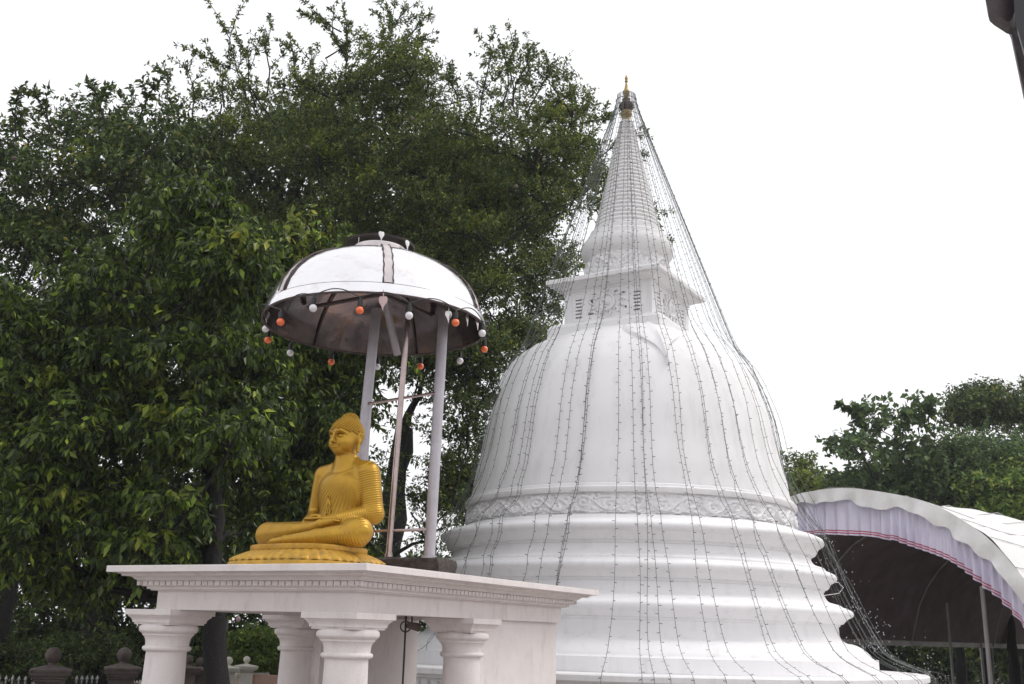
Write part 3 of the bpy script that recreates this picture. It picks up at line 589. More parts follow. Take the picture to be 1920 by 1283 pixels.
def head_f(X,Y,Z_):
    s=SDF(X,Y,Z_)
    s.ell((0,.0,1.335),(.158,.182,.168),.01); s.ell((0,-.055,1.245),(.146,.142,.145),.05); s.ell((0,-.085,1.18),(.105,.10,.085),.05)
    s.ell((0,-.145,1.135),(.045,.045,.038),.04); s.ell((.075,-.11,1.215),(.06,.065,.062),.04); s.ell((-.075,-.11,1.215),(.06,.065,.062),.04)
    s.ell((0,.03,1.475),(.086,.094,.085),.03)
    s.cone((0,.02,.95),(0,.0,1.2),.128,.108,.03)
    for z,r in ((1.07,.118),(1.035,.122)):   # neck creases
        pass
    for sx in (-1,1):
        s.ell((sx*.062,-.183,1.288),(.046,.034,.027),.016,sub=True)        # socket
        s.ell((sx*.060,-.168,1.280),(.038,.028,.021),.006,rz=sx*.25)       # lidded eye
        s.cone((sx*.028,-.203,1.268),(sx*.062,-.204,1.262),.005,.006,.003,sub=True); s.cone((sx*.062,-.204,1.262),(sx*.095,-.183,1.270),.006,.004,.003,sub=True)
        P=[(sx*.014,-.212,1.312),(sx*.04,-.210,1.334),(sx*.075,-.195,1.338),(sx*.108,-.165,1.318),(sx*.122,-.14,1.298)]; s.chain(P,[.009,.010,.010,.008,.005],.010)
        s.ell((sx*.020,-.212,1.212),(.015,.016,.012),.010); s.ell((sx*.010,-.223,1.198),(.006,.008,.004),.003,sub=True)
        # ear
        s.ell((sx*.160,.018,1.275),(.024,.042,.070),.008,ry=sx*.08); s.cone((sx*.160,.010,1.235),(sx*.158,.006,1.135),.016,.018,.010); s.ell((sx*.186,.012,1.283),(.014,.024,.046),.006,sub=True)
        s.cone((sx*.176,.006,1.165),(sx*.178,.006,1.135),.005,.006,.004,sub=True)
        s.cone((sx*.012,-.213,1.178),(sx*.042,-.190,1.186),.0105,.005,.006)
        s.cone((sx*.010,-.208,1.160),(sx*.034,-.188,1.170),.0125,.006,.006)
        s.ell((sx*.052,-.178,1.182),(.008,.01,.008),.006,sub=True)
    s.cone((0,-.200,1.318),(0,-.238,1.235),.012,.017,.014); s.ell((0,-.240,1.219),(.019,.019,.016),.010)
    s.cone((-.038,-.197,1.176),(0,-.222,1.170),.0022,.003,.003,sub=True); s.cone((.038,-.197,1.176),(0,-.222,1.170),.0022,.003,.003,sub=True)
    s.cone((0,-.214,1.198),(0,-.215,1.189),.004,.004,.004,sub=True)
    return s.D
def vnormals(V,F):
    n=np.zeros_like(V); a=V[F[:,2]]-V[F[:,0]]; b=V[F[:,3]]-V[F[:,1]]; fn=np.cross(a,b)
    for k in range(4): np.add.at(n,F[:,k],fn)
    return n/(np.linalg.norm(n,axis=1,keepdims=True)+1e-12)
BC=None
Vb,Fb=surface_nets(body_f,(-.9,-.92,-.06),(.9,.34,1.10),.0058)
if ((np.cross(Vb[Fb[:,2]]-Vb[Fb[:,0]],Vb[Fb[:,3]]-Vb[Fb[:,1]]))*(Vb[Fb[:,0]]-[0,-.2,.4])).sum()<0: Fb=Fb[:,::-1]
N_=vnormals(Vb,Fb); x,y,z=Vb.T
def seg_t(a,b):
    a=np.array(a);b=np.array(b);ba=b-a; t=((Vb-a)@ba)/(ba@ba); d=np.linalg.norm(Vb-a-np.clip(t,0,1)[:,None]*ba,axis=1); return t,d
tU,dU=seg_t(SHL,ELL); tF,dF=seg_t(ELL,WRL); LU=np.linalg.norm(np.array(ELL)-SHL); LF=np.linalg.norm(np.array(WRL)-ELL)
sm=lambda v,a,b: np.clip((v-a)/(b-a),0,1)
pl=lambda ph,sh=2.2: (np.abs(np.sin(ph/2))**(1/sh))   # rounded ridges with narrow grooves
amp=.0095
arm=((dU<.17)&(x>.27)&(z>.36)&(z<.88))|((dF<.14)&(x>.14)&(z<.55))
disp=np.zeros(len(Vb))
angf=np.arctan2(y-ELL[1],x-ELL[0])
phU=(tU*LU+.10*(y+.0)-.25*np.maximum(0,.40-x)*0)*2*PI/.026; phF=(tF*LF)*2*PI/.026
sweep=np.arctan2(.98-z,(.30-x))    # fan from the left shoulder
rad_=np.hypot(.98-z,.30-x)
phT=sweep*84+1.5*np.sin(rad_*4); phT2=(rad_*1.0)*2*PI/.045
tK1,dK1=seg_t((.66,-.46,.15),(.18,-.05,.16)); tS1,dS1=seg_t((.64,-.50,.12),(-.12,-.74,.06)); tS2,dS2=seg_t((-.64,-.50,.15),(.10,-.60,.20))
back=y>.05
isarm=arm&~((x<.30)&(z>.80))
up_=isarm&(dU*1.0/.15<dF/.12)
disp=np.where(up_,.6+(pl(phU)-.6)*.7,np.where(isarm,.6+(pl(phF)-.6)*.8,0))
edge=(z-(.60+ (x+.30)*.62))       # robe border from right armpit up to the left neck
torso=~isarm&(z>.30)&(edge<0)&(x>-.33)&~((x<-.30)&(z>.3)&(np.abs(x)>.3)&(y>-.3)&(x<-.34))
ra=np.linalg.norm(np.cross(Vb-np.array(SHR),nrm(np.array(ELR)-SHR)),axis=1)
bare=(ra<.125)&(x<-.27)|((np.linalg.norm(np.cross(Vb-np.array(ELR),nrm(np.array(WRR)-ELR)),axis=1)<.10)&(x<-.13)&(z>.22)&(z<.5))
torso&=~bare
disp=np.where(torso,pl(phT)*sm(rad_,.08,.3),disp)
leg=~isarm&~bare&(z<=.32)&~((np.abs(x)<.22)&(y<-.40)&(z>.235))
hand=(np.abs(x)<.24)&(y<-.37)&(z>.24)&(z<.37)
foot=((x<-.16)&(y<-.70)&(z<.12))|((x>.16)&(x<.42)&(y<-.5)&(z>.205))
phL=np.where(z<.12-.0*x,tS1*.80,np.where((x<.1)&(y<-.45),tS2*.75,np.hypot(x*1.0,(y+.1)*.9)))*2*PI/.031
disp=np.where(leg&~foot,pl(phL)*.8,disp); disp[hand]=0
off=np.where(torso|isarm,.006,0)
Vb=Vb+N_*((disp-.6)*amp*(disp>0)+off)[:,None]
ed=np.exp(-((edge)/.012)**2)*((z>.55)&(y<.1)&~bare&~isarm&(x>-.32)&(x<.2)); Vb+=N_*(ed*.008)[:,None]
Vh,Fh=surface_nets(head_f,(-.23,-.29,.99),(.23,.24,1.62),.0042)
if ((np.cross(Vh[Fh[:,2]]-Vh[Fh[:,0]],Vh[Fh[:,3]]-Vh[Fh[:,1]]))*(Vh[Fh[:,0]]-[0,0,1.3])).sum()<0: Fh=Fh[:,::-1]
# neck creases
HS=lambda P: (np.asarray(P)-[0,0,1.12])*1.065+[0,-.01,1.12-.015]
nk=(Vh[:,2]<1.12); Vh[nk]+=(vnormals(Vh,Fh)[nk])*(-.004*np.exp(-((Vh[nk,2]-1.075+.03*Vh[nk,1])/.006)**2)-.004*np.exp(-((Vh[nk,2]-1.105+.1*Vh[nk,1])/.005)**2))[:,None]
Vh=HS(Vh); keep=(Vb[Fb[:,0],2]<1.075); Fb=Fb[keep]
HT=rad(0)
FACE=rad(-33); SZB=2.955
t0=at(640,1000,12.0); sroot=empty('seated_statue',(t0[0],t0[1],ST),'golden seated meditating figure with curled hair and pleated robe on a lotus base','statue')
DEBUG_B=(t0[0],t0[1])
cF,sF=math.cos(FACE),math.sin(FACE)
def W(V): V=np.asarray(V,float); return np.stack([V[:,0]*cF-V[:,1]*sF+t0[0],V[:,0]*sF+V[:,1]*cF+t0[1],V[:,2]+SZB],1)
VA=np.concatenate([Vb,Vh]); FA=np.concatenate([Fb,Fh+len(Vb)])
o=link('body',mkmesh('body',W(VA),FA,['gold'],ang=0)); put(o,sroot)
# hair: rows of snail curls
pts=[]
def onsurf(c,r,n,cond):
    for i in range(n):
        zz=1-2*(i+.5)/n; q=i*2.399963; rr=math.sqrt(1-zz*zz); p=np.array([c[0]+r[0]*rr*math.cos(q),c[1]+r[1]*rr*math.sin(q),c[2]+r[2]*zz])
        if cond(p): pts.append((p,nrm((p-np.array(c))/np.array(r)**2)))
def hairline(p):
    x,y,z=p
    if y<-.02: return z>1.372+ (-.55*max(0,abs(x)-.07))
    if y<.05: return z>1.345 or (abs(x)<.1)
    return z>1.12
nH=760; HC=np.array([0,.005,1.33]); iz=np.arange(nH); zz=1-2*(iz+.5)/nH; q_=iz*2.399963; rr_=np.sqrt(1-zz*zz); DD=np.stack([rr_*np.cos(q_),rr_*np.sin(q_),zz],1)
ts=np.linspace(.10,.34,120); G=HC+DD[:,None]*ts[None,:,None]; Dv=head_f(*[G[...,k].astype(np.float32) for k in range(3)]); hit=np.argmax(Dv>0,axis=1)
for i in range(nH):
    p=HC+DD[i]*ts[hit[i]]
    if hit[i]>0 and hairline(p): pts.append((p,DD[i]))
b=MB()
for p,n in pts:
    a=nrm(np.cross(n,[.1,.2,1])); c=np.cross(n,a); R_=.0165; V=[p+n*R_*1.15]; 
    for ring,(rr,hh) in enumerate(((.45,.95),(.85,.55),(1.02,0))):
        for k in range(7): q=2*PI*k/7+ring*.3; V.append(p+(a*math.cos(q)+c*math.sin(q))*R_*rr+n*R_*hh)
    Fs=[(0,1+k,1+(k+1)%7) for k in range(7)]
    for r_ in range(2):
        for k in range(7): Fs.append((1+r_*7+k,8+r_*7+k,8+r_*7+(k+1)%7,1+r_*7+(k+1)%7))
    b.add(W(HS(V)),Fs)
h_=b.build('hair',['gold'],None,ang=0); h_.parent=o
# zigzag robe end on the belly
def front_y(x,z): 
    ys=np.linspace(-.35,0,120,dtype=np.float32); d=body_f(np.full(120,x,np.float32),ys,np.full(120,z,np.float32)); k=np.argmax(d<0); return ys[k]
b=MB()
def ztube(P,r): b.tube(W([(x,front_y(x,z)-.012,z) for x,z in P]),r,6)
cx=-.02
for s in (-1,1): 
    P=[(cx,.56)]; z_=.52
    for k in range(4): P+= [(cx+s*(.022+.014*k),z_-.045),(cx+s*.012,z_-.03)] if k<0 else [(cx+s*(.035+.012*k),z_-.045*1),(cx+s*(.012+.008*k),z_-.045-.018)]; z_-=.052
    ztube(P,.014)
ztube([(cx,.54),(cx,.46),(cx,.40),(cx,.33)],.008); 
n_=16; ztube([(cx+.018*math.cos(2*PI*i/n_),.575+.026*math.sin(2*PI*i/n_)) for i in range(n_+1)],.008)
k_=b.build('sash_fold',['gold'],None,ang=0); k_.parent=o
# lotus base
bx,by=.78,.71; cy=-.50
def sup(q,p=3.2): c,s=math.cos(q),math.sin(q); r=(abs(c)**p+abs(s)**p)**(-1/p); return r*c,r*s
def basering(prof,n=128,pet=0):
    V=[];Fs=[]
    for j,(ins,z,am) in enumerate(prof):
        for i in range(n):
            q=2*PI*i/n; cx_,cy_=sup(q); wv=abs(math.sin(q*22)); k=am*wv; V.append((cx_*(bx-ins+k),cy+cy_*(by-ins+k),z+(am*.35*wv if am else 0)))
    for j in range(len(prof)-1):
        for i in range(n): Fs.append((j*n+i,j*n+(i+1)%n,(j+1)*n+(i+1)%n,(j+1)*n+i))
    L=(len(prof)-1)*n; Fs.append(tuple(L+i for i in range(n))); return V,Fs
z0=ST-SZB
b=MB(); V,Fs=basering([(.0,z0,0),(.0,z0+.07,0),(.02,z0+.085,0)],240); b.add(W(V),Fs)
V,Fs=basering([(.03,z0+.086,.016),(.035,z0+.10,.026),(.085,z0+.135,.026),(.16,z0+.175,.02),(.21,z0+.205,.008),(.23,z0+.212,0)],360); b.add(W(V),Fs); part(b,'lotus_petals',['goldworn'],sroot,ang=45)
b=MB(); V,Fs=basering([(.20,z0+.206,0),(.195,z0+.216,0),(.195,z0+.255,0),(.205,z0+.262,0)],160); b.add(W(V),Fs); part(b,'seat_plinth',['goldworn'],sroot,ang=40)

# ------------------------------------------------------------------ MARQUEE
TA=rad(50); ta=np.array([math.sin(TA),math.cos(TA),0]); tr=np.array([math.cos(TA),-math.sin(TA),0]); TP=at(1590,925,27.)
def onp(x,y): d=ray(x,y); t=((TP-EYE)@ta)/(d@ta); return EYE+d*t
ARC=spl([onp(*p) for p in ((1325,1190),(1350,1085),(1400,1000),(1475,945),(1530,928),(1600,923),(1700,938),(1760,957),(1810,985),(1860,1022),(1920,1092),(1985,1185),(2030,1290))],14)
ARC=[np.array(p) for p in ARC]; NA=len(ARC)
tent=empty('marquee',TP*[1,1,0],'large curved white canvas marquee with pleated lavender valance and crimson piping','marquee')
cen=np.mean(ARC,axis=0)
def curve_s(P):
    s=[0]
    for a,b_ in zip(P,P[1:]): s.append(s[-1]+np.linalg.norm(b_-a))
    return np.array(s)
sA=curve_s(ARC)
def extr(off,L,nn,wr,dip=0,name='roof',m='tentw',front=0.):
    V=[];Fs=[]
    for j in range(nn+1):
        f=j/nn
        for i,p in enumerate(ARC):
            n=nrm(np.cross(ta,ARC[min(i+1,NA-1)]-ARC[max(i-1,0)])); n=n if n@(p-cen)>0 else -n
            wv=wr*(math.sin(sA[i]*3.1+j*.8)*.5+math.sin(sA[i]*7.3-j*1.9)*.3+math.sin(sA[i]*1.3+j*2.7)*.5)
            bay=-.25*math.sin(PI*((f*5)%1))*max(0,1-abs((sA[i]/sA[-1])*2-1)) if dip else 0
            V.append(p+n*(off+wv*.5)+ta*(front+f*(L-front))+Z*bay)
    for j in range(nn):
        for i in range(NA-1): Fs.append((j*NA+i,j*NA+i+1,(j+1)*NA+i+1,(j+1)*NA+i))
    b=MB(); b.add(V,Fs); return b
part(extr(.09,24,60,.06,1,front=-.12),'roof_canvas',['tentw'],tent,ang=60)
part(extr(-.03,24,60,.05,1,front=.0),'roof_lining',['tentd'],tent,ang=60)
# flap hanging over the arch edge
V=[];Fs=[];K=6
for i,p in enumerate(ARC):
    n=nrm(np.cross(ta,ARC[min(i+1,NA-1)]-ARC[max(i-1,0)])); n=n if n@(p-cen)>0 else -n
    dn=nrm(-n*.75-Z*.5); h=.34+.05*math.sin(sA[i]*1.9)+.05*math.sin(sA[i]*4.3+1)+.03*math.sin(sA[i]*9.1); h*=1+.5*math.exp(-((sA[i]-sA[105])/.5)**2)
    for k in range(K): f=k/(K-1); V.append(p+n*(.09-.02*f)+dn*h*f-ta*(.12+.06*math.sin(sA[i]*5+2*f)*f+.04*f+.05*math.sin(sA[i]*11)*f))
for i in range(NA-1):
    for k in range(K-1): Fs.append((i*K+k,(i+1)*K+k,(i+1)*K+k+1,i*K+k+1))
b=MB(); b.add(V,Fs); part(b,'edge_flap',['tentw'],tent,ang=70)
# pleated valance, resampled finely
def valance(shift,hgt,name,m0,seed):
    s=np.arange(0,sA[-1],.035); A_=np.array(ARC); X=np.stack([np.interp(s,sA,A_[:,k]) for k in range(3)],1); V=[];Fs=[];mi=[]; r_=random.Random(seed)
    rows=[0,.15,.3,.5,.7,.84,.87,.90,.93,.96,1.0]; K=len(rows); ph=0
    for i,p in enumerate(X):
        ph+=.035*2*PI/(.26+.08*math.sin(i*.043)); amp=.085*(1+.4*math.sin(i*.09)); drop=hgt*(1+.05*math.sin(i*.021+1)+.03*math.sin(i*.11))
        seg=int(s[i]/2.6); drop+= .05*((s[i]/2.6)%1)
        for k,f in enumerate(rows): V.append(p-Z*(.12+drop*f)+ta*(shift+amp*math.sin(ph+.6*f)*(.25+.75*f)))
    for i in range(len(X)-1):
        for k in range(K-1): Fs.append((i*K+k,(i+1)*K+k,(i+1)*K+k+1,i*K+k+1)); mi.append(1 if k in (6,8) else 0)
    b=MB(); b.V=V;b.F=Fs;b.m=mi;b.n=len(V); return b
part(valance(.05,.98,'valance','tentl',1),'valance',['tentl','stripe'],tent,ang=80)
part(valance(23.8,.7,'valance','tentl',2),'valance',['tentl','stripe'],tent,ang=80)
for i in range(6,NA-2,13):
    n=nrm(np.cross(ta,ARC[i+1]-ARC[i-1])); n=n if n@(ARC[i]-cen)>0 else -n
    b=MB(); b.tube([ARC[i]+n*(.10+.02*math.sin(k))+ta*(k*.6-.1)-Z*.25*math.sin(PI*((k*.6/24*5)%1))*max(0,1-abs((sA[i]/sA[-1])*2-1)) for k in range(40)],.010,5); part(b,'roof_seam',['iron'],tent)
# low side hem along the springing line
for P0 in (ARC[0],ARC[-1]):
    V=[];Fs=[]
    for j in range(121):
        for k in range(3): V.append(P0+ta*(j*.2)-Z*(k*.09)+tr*(.05*math.sin(j*1.1)*k/2))
    for j in range(120):
        for k in range(2): Fs.append((j*3+k,j*3+k+1,j*3+k+4,j*3+k+3))
    b=MB(); b.add(V,Fs); part(b,'side_hem',['tentw'],tent)
def tpole(p,r,m):
    b=MB(); p=np.array(p); ztop=p[2]; p[2]=0; b.tube([p,p+Z*ztop],r,12); part(b,'tent_pole',[m],tent)
tpole(at(1841,1100,29.),.06,'tentw'); tpole(at(1775,1130,36.),.045,'iron')
q=ARC[0].copy(); tpole(q,.05,'iron'); q=ARC[-1].copy(); tpole(q,.05,'iron')
for k in (8,16,24): tpole(ARC[0]+ta*k-Z*.0,.05,'iron')
# inner trusses
for k in (5,11,17):
    b=MB(); b.tube([p+ta*k-Z*.12 for p in ARC[::6]],.03,6); part(b,'arch_tube',['iron'],tent)
# ------------------------------------------------------------------ EAVE of the near building, top right
ev=empty('wooden_eave',at(1960,300,3.6),'dark timber post and rounded bracket end of a nearby building at the top right','building part')
dd=ray(1880,20); zf=nrm([dd[0],dd[1],0]); xr=np.array([zf[1],-zf[0],0])
def pp(x,y,Y=3.6): return at(x,y,Y)
def slab_px(poly,Y,th,name,m):
    b=MB(); n=len(poly); V=[at(x,y,Y) for x,y in poly]; V2=[v+zf*th for v in V]; b.add(V+V2,[tuple(range(n)),tuple(range(2*n-1,n-1,-1))]+[(i,n+i,n+(i+1)%n,(i+1)%n) for i in range(n)]); part(b,name,[m],ev,ang=30)
slab_px([(1838,-60),(1849,5),(1852,15),(1861,23),(1875,32),(1884,38),(1892,41),(1898,36),(1903,20),(1906,-60)],3.5,.10,'bracket','wood')
slab_px([(1880,-60),(1889,36),(1893,46),(1919,170),(1960,380),(2330,2320),(2366,2320),(1996,380),(1965,120),(1935,-60),(1840,-600),(1790,-600)],3.62,.12,'timber_post','wood')
slab_px([(1897,-60),(1903,36),(1918,90),(1940,140),(1975,140),(1975,-60),(1900,-600),(1800,-600)],3.45,.05,'board','black')
# ------------------------------------------------------------------ TREES
LM={'fig':leafmat('fig_leaves',[(0,(.010,.024,.004)),(.35,(.034,.064,.008)),(.7,(.075,.12,.013)),(.9,(.13,.19,.02)),(.965,(.22,.34,.035)),(1,(.42,.50,.06))],.33,.27),
'fine':leafmat('fine_leaves',[(0,(.040,.066,.020)),(.4,(.085,.130,.030)),(.75,(.14,.19,.038)),(.93,(.23,.27,.05)),(1,(.36,.36,.06))],.5,.3),
'mid':leafmat('broad_leaves',[(0,(.025,.046,.012)),(.4,(.052,.09,.018)),(.8,(.10,.15,.026)),(.96,(.14,.2,.045)),(1,(.3,.25,.04))],.4,.22),
'far':leafmat('far_leaves',[(0,(.05,.085,.035)),(.5,(.08,.135,.045)),(.9,(.12,.19,.055)),(1,(.22,.27,.07))],.55,.25),
'young':leafmat('young_leaves',[(0,(.07,.11,.015)),(.5,(.15,.20,.025)),(.9,(.26,.31,.035)),(1,(.45,.42,.06))],.4,.35),
'lime':leafmat('lime_leaves',[(0,(.08,.15,.03)),(.6,(.14,.23,.04)),(1,(.30,.34,.06))],.5,.3)}
def inpoly(x,y,P):
    c=False; j=len(P)-1
    for i in range(len(P)):
        if (P[i][1]>y)!=(P[j][1]>y) and x<(P[j][0]-P[i][0])*(y-P[i][1])/(P[j][1]-P[i][1])+P[i][0]: c=not c
        j=i
    return c
def leaves(pos,dr,size,asp,droop,rg):
    """one small folded blade per leaf: base, two sides, tip"""
    n=len(pos); d=dr+rg.normal(0,.35,(n,3)); d[:,2]-=droop; d/=np.linalg.norm(d,axis=1,keepdims=True)
    up=np.array([0,0,1.])+rg.normal(0,.55,(n,3)); s=np.cross(d,up); s/=np.linalg.norm(s,axis=1,keepdims=True)+1e-9; nn=np.cross(s,d)
    L=size*rg.uniform(.7,1.25,(n,1)); Wd=L*asp
    b=pos; l=pos+d*L*.42+s*Wd*.5+nn*L*.06; r=pos+d*L*.42-s*Wd*.5+nn*L*.06; t=pos+d*L-nn*L*.10
    return np.stack([b,r,t,l],1).reshape(-1,3)
def twigset(C,R,nt,nl,tl,upb,rg,zmin=None):
    """twigs on a flattened clump: origins, directions -> leaf positions/dirs and twig segments"""
    v=rg.normal(0,1,(nt,3)); v/=np.linalg.norm(v,axis=1,keepdims=True); v[:,2]=np.where(v[:,2]<-.35,-v[:,2]*.6,v[:,2])
    o=C+v*R*(rg.uniform(.25,1,(nt,1))**.6)
    td=v*[1,1,.6]*.8+rg.normal(0,.45,(nt,3)); td[:,2]+=upb; td/=np.linalg.norm(td,axis=1,keepdims=True)
    TL=tl*rg.uniform(.6,1.3,(nt,1)); f=np.tile(np.linspace(.12,1,nl),(nt,1))+rg.normal(0,.03,(nt,nl))
    pos=o[:,None]+td[:,None]*(TL[:,None]*f[...,None]); pos[...,2]-=.25*(TL*f**2)*max(0,-upb+.2)
    side=rg.normal(0,1,(nt,nl,3)); side-=td[:,None]*(side*td[:,None]).sum(-1,keepdims=True); side/=np.linalg.norm(side,axis=-1,keepdims=True)
    ld=td[:,None]*.45+side*.9
    return pos.reshape(-1,3),ld.reshape(-1,3),o,o+td*TL
def limb(mb,a,b,r0,r1,rg,sag=.0,n=6,k=7):
    a=np.array(a,float);b=np.array(b,float);L=np.linalg.norm(b-a); P=[]
    j1,j2=rg.normal(0,.07*L,(2,3)); mid=(a+b)/2+np.array([0,0,.12*L])-np.array([0,0,sag])
    for i in range(n+1): t=i/n; P.append((1-t)**2*a+2*t*(1-t)*(mid+j1)+t*t*b+j2*math.sin(PI*t)*math.sin(3*PI*t)*.4)
    mb.tube(P,[r0+(r1-r0)*(i/n) for i in range(n+1)],k,cap=False); return P
def tree(name,label,polys,D,nc,R,nt,nl,leaf,asp,tl,upb,droop,mt,trunk,seed,shoots=(),group=None,flat=.7,holes=(),extra=(),tr=.25,cat='tree',minsep=0,limbs=True,fork=None,splay=.35):
    rg=np.random.default_rng(seed); r_=random.Random(seed)
    C=[]
    xs=[p[0] for P in polys for p in P]; ys=[p[1] for P in polys for p in P]; tries=0
    while len(C)<nc and tries<nc*60:
        tries+=1; x=r_.uniform(min(xs),max(xs)); y=r_.uniform(min(ys),max(ys))
        if any(inpoly(x,y,P) for P in polys) and not any(inpoly(x,y,h) for h in holes):
            c=at(x,y,r_.uniform(*D)); 
            if c[2]<.25: continue
            C.append((c,R*r_.uniform(.7,1.25)))
    for x,y,Y,rr in extra: C.append((at(x,y,Y),rr))
    base=np.array([trunk[0],trunk[1],0.]); top=np.array([trunk[0]+trunk[3],trunk[1]+trunk[4],trunk[2]])
    t=empty(name,base,label,cat,group); mb=MB()
    nseg=12; TP_=[base+(top-base)*(i/nseg)+np.array([.06*math.sin(i*1.7+seed),.06*math.cos(i*1.3),0])*(i>0)*tr*3 for i in range(nseg+1)]
    mb.tube([base-Z*.2]+TP_,[tr*1.5]+[tr*((1.35-.75*(i/nseg)**.7 if i else 1.5)+.10*math.sin(i*2.3+seed)) for i in range(nseg+1)],12)
    Lp=[];Ld=[]; Yp=[];Yd=[]; sticks=MB(); order=sorted(C,key=lambda c:c[0][2]); nodes=[]
    # scaffold limbs, then clump limbs from the nearest lower node
    nodes=[(p,tr*(1-.5*i/nseg)) for i,p in enumerate(TP_) if i>nseg*.45]
    for c,rr in order:
        if limbs:
            best=min(nodes,key=lambda n:np.linalg.norm(n[0]-c)+(3 if n[0][2]>c[2]-.2 else 0)+ .0)
            P=limb(mb,best[0],c,min(best[1]*.7,tr*.45),.022,rg,k=6)
            if np.linalg.norm(best[0]-c)>1.2: nodes+= [(P[3],max(.03,min(best[1]*.55,tr*.4))),(P[5],.035)]
        pos,ld,o,e=twigset(c,np.array([rr,rr,rr*flat]),int(nt*(rr/R)**1.6),nl,tl,upb,rg); Lp.append(pos);Ld.append(ld)
        if mt in ('fig','fine','mid') and r_.random()<.3:      # a flush of young leaves at one side of the clump
            k=pos[:,2]>c[2]+rr*flat*.25; k&=(np.linalg.norm(pos-(c+np.array([r_.uniform(-.6,.6)*rr,-.5*rr,rr*flat*.7])),axis=1)<rr*.62); 
            if k.sum()>12: Lp[-1]=pos[~k];Ld[-1]=ld[~k]; Yp.append(pos[k]); Yd.append(ld[k])
        for i in range(0,len(o),3): sticks.tube([c*.35+o[i]*.65,o[i],e[i]],[.010,.008,.004],3,cap=False)
    def shoot(a,b_,w_,dep):
        P=limb(sticks,a,b_,.028/(1+dep),.006,rg,n=8,k=5); L=np.linalg.norm(b_-a); m=int(L/.022); Pn=np.array(P); tt=rg.uniform(.05 if dep else .25,1,m)*8; k=np.clip(tt.astype(int),0,7); q=Pn[k]*(1-(tt-k))[:,None]+Pn[k+1]*(tt-k)[:,None]
        d=nrm(b_-a); side=rg.normal(0,1,(m,3)); side-=d*(side@d)[:,None]; side/=np.linalg.norm(side,axis=1,keepdims=True); gap=(np.sin(tt*2.3+rg.uniform(0,6))>-.55)
        for j in range(m):
            if not gap[j]: continue
            ln=w_*.42*rg.uniform(.25,1)*(1.2-tt[j]/8*.7); nn_=max(2,int(ln/.05)); dd_=nrm(side[j]+d*.6); f=np.linspace(.15,1,nn_)
            Lp.append(q[j]+dd_*ln*f[:,None]+rg.normal(0,.012,(nn_,3))); Ld.append(np.tile(dd_,(nn_,1))+rg.normal(0,.6,(nn_,3)))
            if j%3==0: sticks.tube([q[j],q[j]+dd_*ln],[.007,.003],3,cap=False)
        if dep<1 and L>1.0:
            for _ in range(4):
                i=rg.integers(2,7); s_=rg.normal(0,1,3); s_-=d*(s_@d); s_/=np.linalg.norm(s_); shoot(Pn[i],Pn[i]+(d*.75+s_*.65)*L*rg.uniform(.2,.42),w_*.85,dep+1)
    for (x0,y0,x1,y1,Y,w_) in shoots: shoot(at(x0,y0,Y),at(x1,y1,Y+r_.uniform(-.3,.3)),w_,0 if w_>.1 else 1)
    if len(sticks.F): mb.add(sticks.V,sticks.F)
    part(mb,'trunk',['bark'],t,ang=0)
    pos=np.concatenate(Lp); ld=np.concatenate(Ld); V=leaves(pos,ld,leaf,asp,droop,rg); n=len(pos)
    me=mkmesh('crown',V,np.arange(4*n).reshape(n,4),[LM[mt]],smooth=False); o=link('crown',me); put(o,t); NL.append(n)
    if Yp:
        py=np.concatenate(Yp); V=leaves(py,np.concatenate(Yd),leaf*1.1,asp*1.1,droop,rg); n=len(py); o=link('young_foliage',mkmesh('young_foliage',V,np.arange(4*n).reshape(n,4),[LM['young']],smooth=False)); put(o,t)
    return t
NL=[]
# big fine-leaved tree filling the middle
P1=[(350,260),(400,195),(470,160),(540,135),(600,140),(680,145),(730,85),(780,90),(820,145),(870,150),(930,115),(990,115),(1040,160),(1085,220),(1120,270),(1150,330),(1110,400),(1090,480),(1030,560),(1020,620),(960,690),(920,750),(860,720),(760,700),(700,700),(600,640),(480,560),(380,480),(320,380)]
SH=[(470,240,412,42,27,.30),(480,200,440,38,27,.28),(500,180,505,25,27.5,.26),(520,240,372,100,27,.25),(560,160,545,60,27,.3),(640,180,640,0,28,.3),(660,150,590,25,28,.28),(640,60,560,20,28,.2),(690,120,760,8,28,.3),(735,110,810,20,28,.3),(735,130,820,58,28,.3),(740,200,745,-15,28,.35),(705,140,790,40,28,.32),(900,220,925,50,27,.3),(940,200,965,55,27,.32),(960,200,1010,80,27,.35),(985,220,1045,110,27,.38),(1000,260,1085,160,27,.38),(1040,260,1130,230,27,.35),(860,200,845,120,27,.3),(800,180,800,110,27,.3),(1060,300,1145,215,27,.3),(1120,300,1215,245,30,.25),(1130,340,1218,290,30,.3),(1120,430,1262,395,30,.3),(1130,460,1268,455,30,.35),(1120,440,1240,430,30,.4),(1100,380,1205,300,30,.3),(580,200,585,90,27,.3),(610,110,690,60,28,.22),(330,260,305,120,26,.3),(360,250,345,110,26,.3),(420,200,390,95,26,.3)]
b1=at(700,1100,28); tree('tall_tree','tall fine-leaved tree with spiky top shoots rising behind the metal canopy',[P1],(25.5,31),225,.64,56,15,.118,.44,.5,.22,.05,'fine',(b1[0],28.5,7.5,.5,0),1,SH,tr=.42,flat=.5)
